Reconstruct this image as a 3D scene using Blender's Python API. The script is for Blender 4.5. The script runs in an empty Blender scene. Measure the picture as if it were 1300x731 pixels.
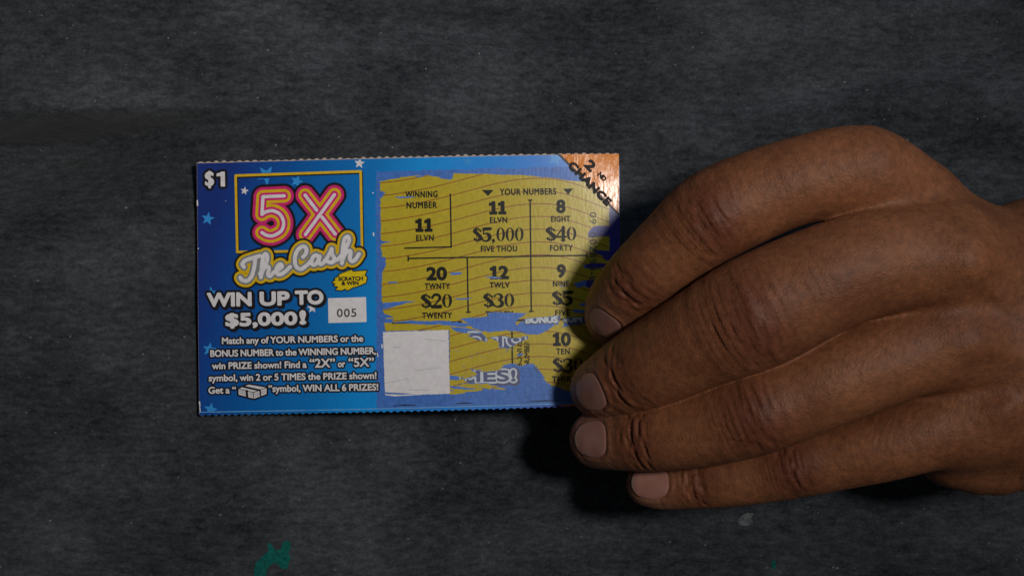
import bpy, math
import numpy as np
from mathutils import Vector

# ---------------------------------------------------------------- camera, world, lamp, exposure
S = 5300.0                       # photograph pixels per metre in the plane of the ticket
CAM_H = 0.360                    # camera height above the cloth
Z_REF = 0.005                    # height of the plane where S holds
sc = bpy.context.scene
col = sc.collection
cam_d = bpy.data.cameras.new("camera")
cam = bpy.data.objects.new("camera", cam_d)
col.objects.link(cam)
cam.location = (0, 0, CAM_H)
cam_d.sensor_width = 36.0
cam_d.lens = 36.0 * (CAM_H - Z_REF) / (1300.0 / S)
cam_d.clip_start = 0.01
cam_d.clip_end = 50
sc.camera = cam

world = bpy.data.worlds.new("World")
sc.world = world
world.use_nodes = True
bg = world.node_tree.nodes["Background"]
bg.inputs[0].default_value = (0.85, 0.92, 1.0, 1)
bg.inputs[1].default_value = 0.036

lamp_d = bpy.data.lights.new("lamp", "AREA")
lamp_d.shape = "DISK"
lamp_d.size = 0.09
lamp_d.energy = 0.34
lamp_d.color = (1.0, 0.94, 0.87)
lamp_d.spread = math.radians(52)
lamp = bpy.data.objects.new("lamp", lamp_d)
col.objects.link(lamp)
lamp.location = (0.290, 0.105, 0.740)
lamp.rotation_euler = (Vector((-0.045, 0.075, 0)) - lamp.location).to_track_quat("-Z", "Y").to_euler()

# added cool fill light at the upper right, brightens the hand's upper flanks
cool_fill_d = bpy.data.lights.new("cool_fill_light", "AREA")
cool_fill_d.shape = "RECTANGLE"
cool_fill_d.size = 0.32; cool_fill_d.size_y = 0.26
cool_fill_d.energy = 0.55
cool_fill_d.color = (0.50, 0.74, 1.0)
cool_fill = bpy.data.objects.new("cool_fill_light", cool_fill_d)
col.objects.link(cool_fill)
cool_fill.location = (0.46, 0.50, 0.40)
cool_fill.rotation_euler = (Vector((0.10, 0.05, 0)) - cool_fill.location).to_track_quat("-Z", "Y").to_euler()

sc.view_settings.view_transform = "Standard"
sc.view_settings.look = "None"
sc.view_settings.exposure = -0.28
sc.view_settings.gamma = 1.0
sc.render.engine = "CYCLES"
sc.cycles.use_denoising = True
sc.cycles.max_bounces = 6

rng = np.random.default_rng(7)

def wx(px, z=Z_REF):
    return (px - 650.0) / S * (CAM_H - z) / (CAM_H - Z_REF)

def wy(py, z=Z_REF):
    return -(py - 365.5) / S * (CAM_H - z) / (CAM_H - Z_REF)

# ---------------------------------------------------------------- noise
def vnoise(x, y, seed=0):
    xi = np.floor(x).astype(np.int64); yi = np.floor(y).astype(np.int64)
    fx = x - xi; fy = y - yi
    fx = fx * fx * (3 - 2 * fx); fy = fy * fy * (3 - 2 * fy)
    def h(a, b):
        n = (a * 374761393 + b * 668265263 + seed * 974634777) & 0xFFFFFFFF
        n = ((n ^ (n >> 13)) * 1274126177) & 0xFFFFFFFF
        return ((n ^ (n >> 16)) & 0xFFFF) / 65535.0 * 2 - 1
    a = h(xi, yi) * (1 - fx) + h(xi + 1, yi) * fx
    b = h(xi, yi + 1) * (1 - fx) + h(xi + 1, yi + 1) * fx
    return a * (1 - fy) + b * fy

def fbm(x, y, seed=0, octaves=3):
    s = 0; a = 1; t = 0
    for o in range(octaves):
        s = s + a * vnoise(x * 2 ** o, y * 2 ** o, seed + 31 * o); t += a; a *= .5
    return s / t

# ---------------------------------------------------------------- materials
def lin(c):
    c = c / 255.0
    return c / 12.92 if c < .04045 else ((c + .055) / 1.055) ** 2.4

E_CAL = 0.38                      # printed colours are measured as seen under the lamp
def ink(r, g, b):
    c = [max(.002, lin(v) / E_CAL) for v in (r, g, b)]; k = min(1, .86 / max(c))
    return tuple(v * k for v in c) + (1,)

def new_mat(name, rough=.5, spec=.5, color=(.5, .5, .5, 1)):
    m = bpy.data.materials.new(name); m.use_nodes = True
    b = m.node_tree.nodes["Principled BSDF"]
    b.inputs["Base Color"].default_value = color
    b.inputs["Roughness"].default_value = rough
    b.inputs["Specular IOR Level"].default_value = spec
    return m, m.node_tree.nodes, m.node_tree.links, b

def node(nodes, kind, **kw):
    n = nodes.new(kind)
    for k, v in kw.items():
        if k in n.inputs: n.inputs[k].default_value = v
        else: setattr(n, k, v)
    return n

def print_mat(name, color, rough=.32, spec=.5, vary=.06, speck=None, bump=.0, bscale=1500.0):
    """printed ink: slight mottling of the colour, a faint grain in the gloss"""
    m, N, L, b = new_mat(name, rough, spec, color)
    tc = node(N, "ShaderNodeTexCoord")
    n1 = node(N, "ShaderNodeTexNoise", Scale=900.0, Detail=3.0)
    L.new(tc.outputs["Object"], n1.inputs["Vector"])
    hs = node(N, "ShaderNodeMix", data_type="RGBA", blend_type="MULTIPLY")
    mr = node(N, "ShaderNodeMapRange")
    mr.inputs["From Min"].default_value = .3; mr.inputs["From Max"].default_value = .7
    mr.inputs["To Min"].default_value = 1 - 2 * vary; mr.inputs["To Max"].default_value = 1 + vary
    L.new(n1.outputs["Fac"], mr.inputs["Value"])
    hs.inputs[0].default_value = 1
    hs.inputs[6].default_value = color
    L.new(mr.outputs[0], hs.inputs[7])
    out = hs.outputs[2]
    if speck:
        n2 = node(N, "ShaderNodeTexNoise", Scale=2200.0, Detail=2.0)
        L.new(tc.outputs["Object"], n2.inputs["Vector"])
        r2 = node(N, "ShaderNodeMapRange")
        r2.inputs["From Min"].default_value = .62; r2.inputs["From Max"].default_value = .72
        L.new(n2.outputs["Fac"], r2.inputs["Value"])
        mx = node(N, "ShaderNodeMix", data_type="RGBA")
        L.new(r2.outputs[0], mx.inputs[0]); L.new(out, mx.inputs[6]); mx.inputs[7].default_value = speck
        out = mx.outputs[2]
    L.new(out, b.inputs["Base Color"])
    if bump:
        mp = node(N, "ShaderNodeMapping"); mp.inputs["Scale"].default_value = (1, .35, 1)
        L.new(tc.outputs["Object"], mp.inputs["Vector"])
        n3 = node(N, "ShaderNodeTexNoise", Scale=bscale, Detail=3.0)
        L.new(mp.outputs[0], n3.inputs["Vector"])
        bp = node(N, "ShaderNodeBump", Strength=bump, Distance=.0003)
        L.new(n3.outputs["Fac"], bp.inputs["Height"]); L.new(bp.outputs[0], b.inputs["Normal"])
    return m

M = {}
M["paper"] = print_mat("paper_core", ink(128, 116, 108), .8, .3)
M["white"] = print_mat("white_ink", ink(156, 154, 156), .38, .45)
M["label"] = print_mat("white_label", ink(158, 156, 158), .45, .4, .04)
M["black"] = print_mat("black_ink", ink(14, 13, 18), .4, .35)
M["number_black"] = print_mat("number_ink", ink(12, 14, 12), .42, .3, .2)
M["thin_black"] = print_mat("thin_ink", ink(52, 54, 46), .4, .4)
M["gold"] = print_mat("gold_ground", ink(128, 114, 24), .33, .5, .05, bump=.10)
M["wave"] = print_mat("red_line_ink", ink(98, 50, 20), .36, .5)
M["latex_edge"] = print_mat("rubbed_blue", ink(40, 76, 134), .42, .5, .10, speck=ink(66, 90, 142), bump=.12)
M["latex"] = print_mat("blue_latex", ink(46, 80, 140), .42, .5, .08, speck=ink(62, 92, 150), bump=.12)
M["latex_shaded"] = print_mat("shaded_latex", ink(32, 34, 98), .35, .5, .08)  # blue latex with shade mixed into its colour
M["star_blue"] = print_mat("star_blue", ink(44, 124, 188), .3, .5)
M["frame_gold"] = print_mat("frame_gold", ink(180, 146, 26), .3, .5)
M["pink"] = print_mat("pink_ink", ink(146, 28, 80), .3, .5)
M["yellow"] = print_mat("yellow_ink", ink(196, 160, 16), .3, .5)
M["grey"] = print_mat("grey_ink", ink(92, 94, 96), .3, .5)
M["splash"] = print_mat("splash_yellow", ink(180, 158, 16), .3, .5)
M["orange"] = print_mat("orange_foil", ink(156, 88, 8), .19, .26, .06, bump=.38, bscale=520.0)
M["orange_letter"] = print_mat("orange_letter_ink", ink(22, 18, 18), .55, .2)
M["crease"] = print_mat("crease_line", ink(96, 150, 196), .4, .5)
M["lat_letter"] = print_mat("pale_letter", ink(150, 158, 166), .4, .4)
M["lat_shadow"] = print_mat("letter_shadow", ink(62, 66, 92), .4, .4)

def front_mat():
    m, N, L, b = new_mat("blue_front", .34, .45)
    tc = node(N, "ShaderNodeTexCoord")
    sp = node(N, "ShaderNodeSeparateXYZ"); L.new(tc.outputs["Object"], sp.inputs[0])
    # ticket is printed from navy on the left to bright blue beside the play area
    mr = node(N, "ShaderNodeMapRange"); L.new(sp.outputs[0], mr.inputs["Value"])
    mr.inputs["From Min"].default_value = -.051; mr.inputs["From Max"].default_value = .051
    ad = node(N, "ShaderNodeMath", operation="MULTIPLY_ADD"); L.new(sp.outputs[1], ad.inputs[0])
    ad.inputs[1].default_value = -2.6; L.new(mr.outputs[0], ad.inputs[2])
    cr = node(N, "ShaderNodeValToRGB"); L.new(ad.outputs[0], cr.inputs[0])
    e = cr.color_ramp.elements
    e[0].position = .0; e[0].color = ink(14, 32, 84)
    e[1].position = 1.; e[1].color = ink(30, 40, 110)
    for p, c in ((.05, ink(10, 40, 96)), (.16, ink(2, 58, 112)), (.36, ink(0, 80, 134)), (.46, ink(0, 96, 152)), (.62, ink(12, 92, 154)), (.82, ink(30, 84, 150)), (.93, ink(40, 56, 128))):
        k = e.new(p); k.color = c
    n1 = node(N, "ShaderNodeTexNoise", Scale=1400.0, Detail=2.0); L.new(tc.outputs["Object"], n1.inputs["Vector"])
    mr2 = node(N, "ShaderNodeMapRange"); L.new(n1.outputs["Fac"], mr2.inputs["Value"])
    mr2.inputs["To Min"].default_value = .85; mr2.inputs["To Max"].default_value = 1.15
    mx = node(N, "ShaderNodeMix", data_type="RGBA", blend_type="MULTIPLY"); mx.inputs[0].default_value = 1
    L.new(cr.outputs[0], mx.inputs[6]); L.new(mr2.outputs[0], mx.inputs[7])
    L.new(mx.outputs[2], b.inputs["Base Color"])
    return m
M["front"] = front_mat()

# ---------------------------------------------------------------- ink engine: signed distance fields -> flat meshes
BIG = 1e3
_glyph = {}
_fc = bpy.data.curves.new("glyph_source", "FONT")
_fo = bpy.data.objects.new("glyph_source", _fc)
col.objects.link(_fo)
_fc.resolution_u = 5; _fc.fill_mode = "NONE"; _fc.size = 1
def _outline(body):
    _fc.body = body
    bpy.context.view_layer.update()
    ob = _fo.evaluated_get(bpy.context.evaluated_depsgraph_get())
    me = ob.to_mesh()
    co = np.array([v.co[:2] for v in me.vertices]); ed = np.array([e.vertices[:] for e in me.edges])
    ob.to_mesh_clear()
    return co, ed
_stem_left = .075                                         # left bearing of capital I
def glyph(ch):
    if ch not in _glyph:
        if ch == " ":
            _glyph[ch] = (np.zeros((0, 4)), .25)
        else:
            co, ed = _outline(ch)
            c2, _ = _outline(ch + "I")
            adv = c2[:, 0].max() - .098 - _stem_left
            if ch == "1":                                 # flagged one, unlike the plain bar of the source
                p = np.array([(.10, .51), (.10, .60), (.20, .64), (.24, .682), (.33, .682), (.33, 0), (.23, 0), (.23, .53)])
                q = np.roll(p, -1, 0); _glyph[ch] = (np.hstack([p, q]), .44)
            else:
                _glyph[ch] = (np.hstack([co[ed[:, 0]], co[ed[:, 1]]]), adv)
    return _glyph[ch]

def foot_one():
    p = np.array([(.07, .50), (.07, .59), (.17, .63), (.21, .682), (.31, .682), (.31, .085), (.40, .085), (.40, 0), (.08, 0), (.08, .085), (.20, .085), (.20, .53)])
    q = np.roll(p, -1, 0)
    return (np.hstack([p, q]), .46)
_glyph["\u0661"] = foot_one()                             # private key for the footed one

# bold serif figures, drawn as strokes of changing width (cell 0.5 wide, 1 high)
def _ell(cx, cy, a, b, t0, t1, n=14):
    t = np.radians(np.linspace(t0, t1, n)); return [(cx + a * math.cos(k), cy + b * math.sin(k)) for k in t]
SERIF = {
    "0": [("ring", (.25, .5, .235, .5), (.115, .455))],
    "2": [("s", [(.05, .74)] + _ell(.235, .74, .175, .225, 165, -35, 14) + [(.24, .33), (.06, .06)], [.06, .05, .035] + [.06] * 11 + [.055, .04, .03]),
          ("s", [(.05, .075), (.43, .075)], [.075, .085]), ("s", [(.43, .07), (.46, .22)], [.05, .02])],
    "3": [("s", _ell(.21, .75, .17, .21, 165, -80, 14), [.05, .03, .03, .03, .035, .04, .05, .065, .07, .07, .065, .05, .04, .03]),
          ("s", _ell(.20, .27, .215, .245, 85, -160, 14), [.03, .04, .06, .075, .085, .085, .08, .07, .055, .045, .04, .035, .045, .055])],
    "4": [("s", [(.35, .97), (.35, .03)], [.075, .075]), ("s", [(.33, .95), (.03, .32)], [.03, .03]), ("s", [(.02, .28), (.48, .28)], [.045, .045]), ("s", [(.24, .02), (.46, .02)], [.02, .02])],
    "5": [("s", [(.09, .90), (.44, .93)], [.08, .075]), ("s", [(.09, .93), (.07, .54)], [.03, .03]), ("s", [(.07, .54)] + _ell(.19, .30, .225, .275, 100, -150, 14), [.03] + [.03, .05, .07, .085, .09, .09, .085, .075, .06, .05, .045, .04, .045, .055])],
    "$": [("s", [(.42, .76)] + _ell(.24, .74, .16, .19, 25, 180, 9) + _ell(.25, .26, .17, .20, 45, -155, 12), [.05, .04, .03, .025, .03, .045, .06, .065, .07, .075, .085, .085, .085, .08, .07, .055, .04, .03, .03, .035, .045, .055]),
          ("s", [(.21, 1.06), (.21, -.07)], [.014, .014]), ("s", [(.285, 1.06), (.285, -.07)], [.014, .014])],
    ",": [("s", [(.10, .07), (.13, .02), (.06, -.16)], [.075, .06, .015])],
}
SERIF_ADV = {",": .25}

class Canvas:
    def __init__(s, x0, y0, x1, y1, h=.5):
        s.h = h; s.x0 = x0; s.y0 = y0
        s.nx = int(math.ceil((x1 - x0) / h)) + 1; s.ny = int(math.ceil((y1 - y0) / h)) + 1
        s.F = np.full((s.ny, s.nx), BIG)
        s.X = x0 + h * np.arange(s.nx)[None, :] + np.zeros((s.ny, 1)); s.Y = y0 + h * np.arange(s.ny)[:, None] + np.zeros((1, s.nx))
    def win(s, xa, ya, xb, yb):
        i0 = max(0, int((xa - s.x0) / s.h)); i1 = min(s.nx, int((xb - s.x0) / s.h) + 2)
        j0 = max(0, int((ya - s.y0) / s.h)); j1 = min(s.ny, int((yb - s.y0) / s.h) + 2)
        return (slice(j0, max(j0, j1)), slice(i0, max(i0, i1)))
    def put(s, w, d):
        s.F[w] = np.minimum(s.F[w], d)
    def segs(s, sg, bold=0, pad=5):
        if len(sg) == 0: return
        xs = sg[:, [0, 2]]; ys = sg[:, [1, 3]]
        w = s.win(xs.min() - pad, ys.min() - pad, xs.max() + pad, ys.max() + pad)
        X = s.X[w]; Y = s.Y[w]
        if X.size == 0: return
        d2 = np.full(X.shape, 1e9); ins = np.zeros(X.shape, bool)
        for ax, ay, bx, by in sg:
            dx, dy = bx - ax, by - ay; L = dx * dx + dy * dy
            if L < 1e-12: continue
            t = np.clip(((X - ax) * dx + (Y - ay) * dy) / L, 0, 1)
            d2 = np.minimum(d2, (X - ax - t * dx) ** 2 + (Y - ay - t * dy) ** 2)
            if ay != by:
                ins ^= ((ay > Y) != (by > Y)) & (X < (bx - ax) * (Y - ay) / (by - ay) + ax)
        d = np.sqrt(d2); s.put(w, np.where(ins, -d, d) - bold)
    def poly(s, pts, pad=8, bold=0):
        p = np.array(pts, float); s.segs(np.hstack([p, np.roll(p, -1, 0)]), bold, pad); return s
    def stroke(s, pts, r, pad=18):
        p = np.array(pts, float); r = np.broadcast_to(np.array(r, float), (len(p),))
        w = s.win(p[:, 0].min() - pad, p[:, 1].min() - pad, p[:, 0].max() + pad, p[:, 1].max() + pad)
        X = s.X[w]; Y = s.Y[w]; out = np.full(X.shape, BIG)
        for k in range(len(p) - 1):
            ax, ay = p[k]; dx, dy = p[k + 1] - p[k]; L = dx * dx + dy * dy + 1e-12
            t = np.clip(((X - ax) * dx + (Y - ay) * dy) / L, 0, 1)
            out = np.minimum(out, np.hypot(X - ax - t * dx, Y - ay - t * dy) - (r[k] + t * (r[k + 1] - r[k])))
        s.put(w, out); return s
    def text(s, body, xl, xr, base, cap, rot=0, bold=0, pad=5, spacing=0):
        """body fitted between xl and xr; base is the baseline y at xl; rot in degrees, counter-clockwise"""
        pieces = []; x = 0
        for ch in body:
            g, adv = glyph(ch); pieces.append((g, x)); x += adv + spacing
        allx = np.concatenate([g[:, [0, 2]].ravel() + o for g, o in pieces if len(g)])
        lo, hi = allx.min(), allx.max(); c, sn = math.cos(math.radians(rot)), math.sin(math.radians(rot))
        sx = (xr - xl - 2 * bold) / (hi - lo); sy = (cap - 2 * bold) / .682
        for g, o in pieces:
            if not len(g): continue
            q = g.copy()
            for a, b in ((0, 1), (2, 3)):
                u = (g[:, a] + o - lo) * sx + bold; v = g[:, b] * sy + bold
                q[:, a] = xl + u * c - v * sn; q[:, b] = base - u * sn - v * c
            s.segs(q, bold, pad)
        return s
    def serif(s, body, xl, xr, base, cap, rot=-0.0):
        adv = [SERIF_ADV.get(c, .5) for c in body]; W = sum(adv); k = (xr - xl) / W; x = xl; sl = math.tan(math.radians(rot))
        for ch, a in zip(body, adv):
            for it in SERIF[ch]:
                if it[0] == "ring":
                    cx, cy, A, B = it[1]; a2, b2 = it[2][0] * .86, it[2][1]
                    pts = lambda A, B: [(x + (cx + A * math.cos(t)) * k, base - (cy + B * math.sin(t)) * cap) for t in np.linspace(0, 2 * math.pi, 28, endpoint=False)]
                    o = np.array(pts(A, B)); n = np.array(pts(a2, b2))
                    s.segs(np.vstack([np.hstack([o, np.roll(o, -1, 0)]), np.hstack([n, np.roll(n, -1, 0)])]))
                else:
                    p = [(x + u * k, base - v * cap) for u, v in it[1]]; r = np.array(it[2], float)
                    if len(r) != len(p): r = np.interp(np.linspace(0, 1, len(p)), np.linspace(0, 1, len(r)), r)
                    s.stroke(p, r * (k * .55 + cap * .45) * 1.28, 6)
            x += a * k; base -= a * k * sl
        return s
    def star(s, cx, cy, r, a0=-90, inner=.42):
        return s.poly([(cx + (r if i % 2 == 0 else r * inner) * math.cos(math.radians(a0 + 36 * i)), cy + (r if i % 2 == 0 else r * inner) * math.sin(math.radians(a0 + 36 * i))) for i in range(10)])

def contour(F, x0, y0, h, thr=0.0, run=8):
    """faces of the region F < thr: vertex array (photo pixels) and lists of index arrays"""
    F = F - thr; ny, nx = F.shape
    pad = (-(nx - 1)) % run
    if pad: F = np.pad(F, ((0, 0), (0, pad)), constant_values=BIG); nx += pad
    F = F.copy(); F[0] = np.maximum(F[0], 1e-4); F[-1] = np.maximum(F[-1], 1e-4); F[:, 0] = np.maximum(F[:, 0], 1e-4); F[:, -1] = np.maximum(F[:, -1], 1e-4)
    I = F < 0
    code = I[:-1, :-1] * 1 + I[:-1, 1:] * 2 + I[1:, 1:] * 4 + I[1:, :-1] * 8
    nid = np.arange(ny * nx).reshape(ny, nx); HE = ny * nx; VE = 2 * ny * nx
    faces = {}
    def add(arr):
        if len(arr): faces.setdefault(arr.shape[1], []).append(arr)
    full = code == 15
    blk = full.reshape(ny - 1, -1, run).all(2)
    j, b = np.nonzero(blk)
    i = b * run
    add(np.stack([nid[j, i], nid[j, i + run], nid[j + 1, i + run], nid[j + 1, i]], 1))
    full = full & ~np.repeat(blk, run, 1)
    j, i = np.nonzero(full)
    add(np.stack([nid[j, i], nid[j, i + 1], nid[j + 1, i + 1], nid[j + 1, i]], 1))
    for c in range(1, 15):
        j, i = np.nonzero(code == c)
        if not len(j): continue
        corner = [nid[j, i], nid[j, i + 1], nid[j + 1, i + 1], nid[j + 1, i]]
        edge = [HE + nid[j, i], VE + nid[j, i + 1], HE + nid[j + 1, i], VE + nid[j, i]]
        if c in (5, 10):
            for k in range(4):
                if c >> k & 1: add(np.stack([edge[k - 1], corner[k], edge[k]], 1))
            continue
        ring = []
        for k in range(4):
            if c >> k & 1: ring.append(corner[k])
            if (c >> k & 1) != (c >> ((k + 1) % 4) & 1): ring.append(edge[k])
        add(np.stack(ring, 1))
    if not faces: return np.zeros((0, 2)), []
    used = np.unique(np.concatenate([np.concatenate(a).ravel() for a in faces.values()]))
    xy = np.zeros((len(used), 2)); kind = used // (ny * nx); r = used % (ny * nx); jj, ii = r // nx, r % nx
    xy[:, 0] = ii; xy[:, 1] = jj
    m = kind == 1; a = F[jj[m], ii[m]]; bb = F[jj[m], ii[m] + 1]; xy[m, 0] += a / (a - bb)
    m = kind == 2; a = F[jj[m], ii[m]]; bb = F[jj[m] + 1, ii[m]]; xy[m, 1] += a / (a - bb)
    xy = xy * h + (x0, y0)
    return xy, [np.searchsorted(used, np.concatenate(a)) for a in faces.values()]

def raw_mesh(name, verts, groups, mats, smooth=True):
    """verts (n,3); groups: list of (index array (m,k), material index)"""
    me = bpy.data.meshes.new(name)
    me.vertices.add(len(verts)); me.vertices.foreach_set("co", np.ascontiguousarray(verts, np.float32).ravel())
    loops = np.concatenate([g.ravel() for g, _ in groups]) if groups else np.zeros(0, int)
    tot = np.concatenate([np.full(len(g), g.shape[1]) for g, _ in groups]) if groups else np.zeros(0, int)
    mi = np.concatenate([np.full(len(g), k) for g, k in groups]) if groups else np.zeros(0, int)
    me.loops.add(len(loops)); me.loops.foreach_set("vertex_index", loops.astype(np.int32))
    me.polygons.add(len(tot))
    me.polygons.foreach_set("loop_start", np.concatenate([[0], np.cumsum(tot)[:-1]]).astype(np.int32))
    me.polygons.foreach_set("material_index", mi.astype(np.int32))
    me.polygons.foreach_set("use_smooth", np.full(len(tot), smooth))
    for m in mats: me.materials.append(m)
    me.update(calc_edges=True); me.validate()
    return me

def link(name, me, parent=None, loc=None):
    o = bpy.data.objects.new(name, me); col.objects.link(o)
    if parent is not None: o.parent = parent
    if loc is not None: o.location = loc
    return o

# ---------------------------------------------------------------- the ticket's own shape
TL, TR, BR, BL = (246.5, 205.0), (786.0, 194.6), (788.0, 513.6), (249.8, 527.5)
TICKET_C = (wx(517), wy(361), 0.0)
def ticket_z(px, py):
    """gentle bow: left end on the cloth, right end pressed down by the fingers"""
    u = (np.asarray(px, float) - 247) / 540.0
    v = (np.asarray(py, float) - 361) / 160.0
    z = .0022 + .0042 * np.sin(np.clip(u / 1.45, 0, 1) * math.pi) ** 1.2
    t = np.clip((u - .60) / .40, 0, 1.1)
    z = z - .0005 * t ** 2 - .0006 * (v + 1) ** 2 * t
    z = z + .0003 * v * t - .00065 * np.clip((u - .35 * v - 1.15) / .20, 0, 1.6) ** 2
    return z

def ticket_part(name, layers, parent, label=None):
    """layers: (canvas or (F,canvas), threshold, material key, level)"""
    V = []; G = []; keys = []; n = 0
    for cv, F, thr, key, lev in layers:
        xy, fs = contour(F, cv.x0, cv.y0, cv.h, thr)
        if not len(xy): continue
        if key not in keys: keys.append(key)
        z = ticket_z(xy[:, 0], xy[:, 1]) + lev * 2.0e-5
        V.append(np.stack([wx(xy[:, 0]) - TICKET_C[0], wy(xy[:, 1]) - TICKET_C[1], z], 1))
        for f in fs: G.append((f[:, ::-1] + n, keys.index(key)))
        n += len(xy)
    me = raw_mesh(name, np.concatenate(V), G, [M[k] for k in keys])
    o = link(name, me, parent)
    if label: o["label"] = label
    return o

ticket = bpy.data.objects.new("scratch_ticket", None)
col.objects.link(ticket); ticket.location = TICKET_C; ticket.empty_display_size = .02
ticket["label"] = "blue and gold paper scratch ticket, mostly scratched, held at its right end"
ticket["category"] = "lottery ticket"

def edge_line(a, b, n):
    return [(a[0] + (b[0] - a[0]) * k / n, a[1] + (b[1] - a[1]) * k / n) for k in range(n + 1)]

# paper body: white core, thickness, perforation teeth along the top and the bottom
def build_card():
    cv = Canvas(240, 186, 796, 536, .75)
    top = []
    for k in range(54):
        t = k / 54.0; x = TL[0] + (TR[0] - TL[0]) * t; y = TL[1] + (TR[1] - TL[1]) * t
        j = .5 * vnoise(np.array(k * 1.3), np.array(2.0), 3)
        top += [(x + .2, y + .5), (x + 2.4, y + .3), (x + 3.6, y - 1.0 + 1.6 * j), (x + 7.0, y - 1.1 + 1.6 * j), (x + 8.4, y + .3)]
    top += [TR]
    bot = []
    nb = 62
    for k in range(nb):
        t = k / nb; x = BR[0] + (BL[0] - BR[0]) * t; y = BR[1] + (BL[1] - BR[1]) * t
        j = .3 * vnoise(np.array(k * 1.7), np.array(5.0), 4)
        bot += [(x, y + .2), (x - 2.6, y + .2), (x - 3.6, y + 1.6 + j), (x - 6.4, y + 1.6 + j), (x - 7.4, y + .2)]
    bot += [BL]
    cv.poly(top + [(787, 300)] + [BR] + bot + [(248, 360)])
    F = cv.F
    xy, fs = contour(F, cv.x0, cv.y0, cv.h)
    zt = ticket_z(xy[:, 0], xy[:, 1]); n = len(xy)
    P = np.stack([wx(xy[:, 0]) - TICKET_C[0], wy(xy[:, 1]) - TICKET_C[1], zt], 1)
    Q = P.copy(); Q[:, 2] -= .0003
    G = [(f[:, ::-1], 0) for f in fs] + [(f + n, 0) for f in fs]
    # side wall along open edges
    from collections import Counter
    E = {}
    for f in fs:
        k = f.shape[1]
        for a in range(k):
            for p, q in zip(f[:, a], f[:, (a + 1) % k]):
                key = (min(p, q), max(p, q)); E[key] = None if key in E else (p, q)
    rim = np.array([e for e in E.values() if e is not None])
    # runs of merged cells leave open inner edges; keep only edges at the outline
    mid = (xy[rim[:, 0]] + xy[rim[:, 1]]) / 2
    ii = np.clip(np.round((mid[:, 0] - cv.x0) / cv.h).astype(int), 0, cv.nx - 1); jj = np.clip(np.round((mid[:, 1] - cv.y0) / cv.h).astype(int), 0, cv.ny - 1)
    rim = rim[np.abs(F[jj, ii]) < cv.h]
    G.append((np.stack([rim[:, 0], rim[:, 1], rim[:, 1] + n, rim[:, 0] + n], 1), 0))
    me = raw_mesh("card", np.concatenate([P, Q]), G, [M["paper"]], False)
    link("card", me, ticket); return cv
card_cv = build_card()

# coated blue front
cv = Canvas(240, 190, 796, 536, .75)
cv.poly([(TL[0] - .2, TL[1] + 1.2), (TR[0] + .1, TR[1] + 1.3), (BR[0] + .3, BR[1] + 3.2), (BL[0] - .3, BL[1] + 3.2)], 12)
ragged = cv.F + .3 * fbm(cv.X * .35, cv.Y * .35, 9) * (np.abs(cv.F) < 4)
cx_ = np.clip(np.round((cv.X - card_cv.x0) / card_cv.h).astype(int), 0, card_cv.nx - 1); cy_ = np.clip(np.round((cv.Y - card_cv.y0) / card_cv.h).astype(int), 0, card_cv.ny - 1)
ragged = np.maximum(ragged, card_cv.F[cy_, cx_] + .25)
front_F = ragged
ticket_part("printed_front", [(cv, ragged, 0, "front", 1)], ticket)

# stars
STARS = [(308.5, 241.7, 5.6, "white", -80), (376, 230, 8.5, "star_blue", -70), (337, 222, 13.5, "star_blue", -58), (456.5, 207.5, 7.2, "white", -84),
         (261, 277, 9.0, "star_blue", -80), (593.5, 205.3, 7.0, "star_blue", -85), (705, 201.5, 11.5, "star_blue", -75), (396, 391, 7.0, "white", -90),
         (266, 373, 10.0, "star_blue", -100), (263, 444, 9.5, "star_blue", -80), (264.5, 521, 9.5, "star_blue", -78)]
edge_cv = lambda c: np.maximum(c.F, 0)
for x, y, r, key, a in STARS:
    c = Canvas(x - r - 3, y - r - 3, x + r + 3, y + r + 3, .4); c.star(x, y, r, a)
    # keep the star on the printed front
    yt = TL[1] + (c.X - TL[0]) * (TR[1] - TL[1]) / (TR[0] - TL[0]) + 1.6; yb = BL[1] + (c.X - BL[0]) * (BR[1] - BL[1]) / (BR[0] - BL[0]) - 4.0
    F = np.maximum(np.maximum(c.F, yt - c.Y), c.Y - yb)
    if key == "star_blue" and r > 13:
        F = np.maximum(F, 3.6 - np.abs(c.Y - 222.5))
    ticket_part("star", [(c, F, 0, key, 2)], ticket, "white star" if key == "white" else None)

# price mark
c = Canvas(248, 206, 296, 248, .4)
c.text("$", 257.4, 269.2, 235.4, 19.0, 1.1, .75); c.text("1", 272.6, 283.4, 236.2, 19.0, 1.1, .8)
ticket_part("price_mark", [(c, c.F, 3.2, "black", 3), (c, c.F, 0, "white", 4)], ticket)

# square logo frame
c = Canvas(288, 208, 472, 328, .5)
fr = [(297.0, 222.2), (458.0, 217.8), (459.8, 318), (299.2, 319.6)]
c.stroke(fr + fr[:1], 1.6)
d = Canvas(288, 208, 472, 328, .5)
d.stroke([(x + 1.3, y + 1.6) for x, y in fr + fr[:1]], 1.7)
ticket_part("logo_frame", [(d, d.F, 0, "black", 3), (c, c.F, 0, "frame_gold", 4)], ticket)

zo = lambda pts: [(280 + x / 4.568, 210 + y / 4.568) for x, y in pts]
def spline(pts, n=6):
    p = np.array(pts, float); out = []
    q = np.vstack([2 * p[0] - p[1], p, 2 * p[-1] - p[-2]])
    for k in range(1, len(q) - 2):
        for t in np.linspace(0, 1, n, endpoint=False):
            a, b, c_, d_ = q[k - 1], q[k], q[k + 1], q[k + 2]
            out.append(.5 * (2 * b + (c_ - a) * t + (2 * a - 5 * b + 4 * c_ - d_) * t * t + (3 * b - a - 3 * c_ + d_) * t ** 3))
    out.append(p[-1]); return np.array(out)

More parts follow.
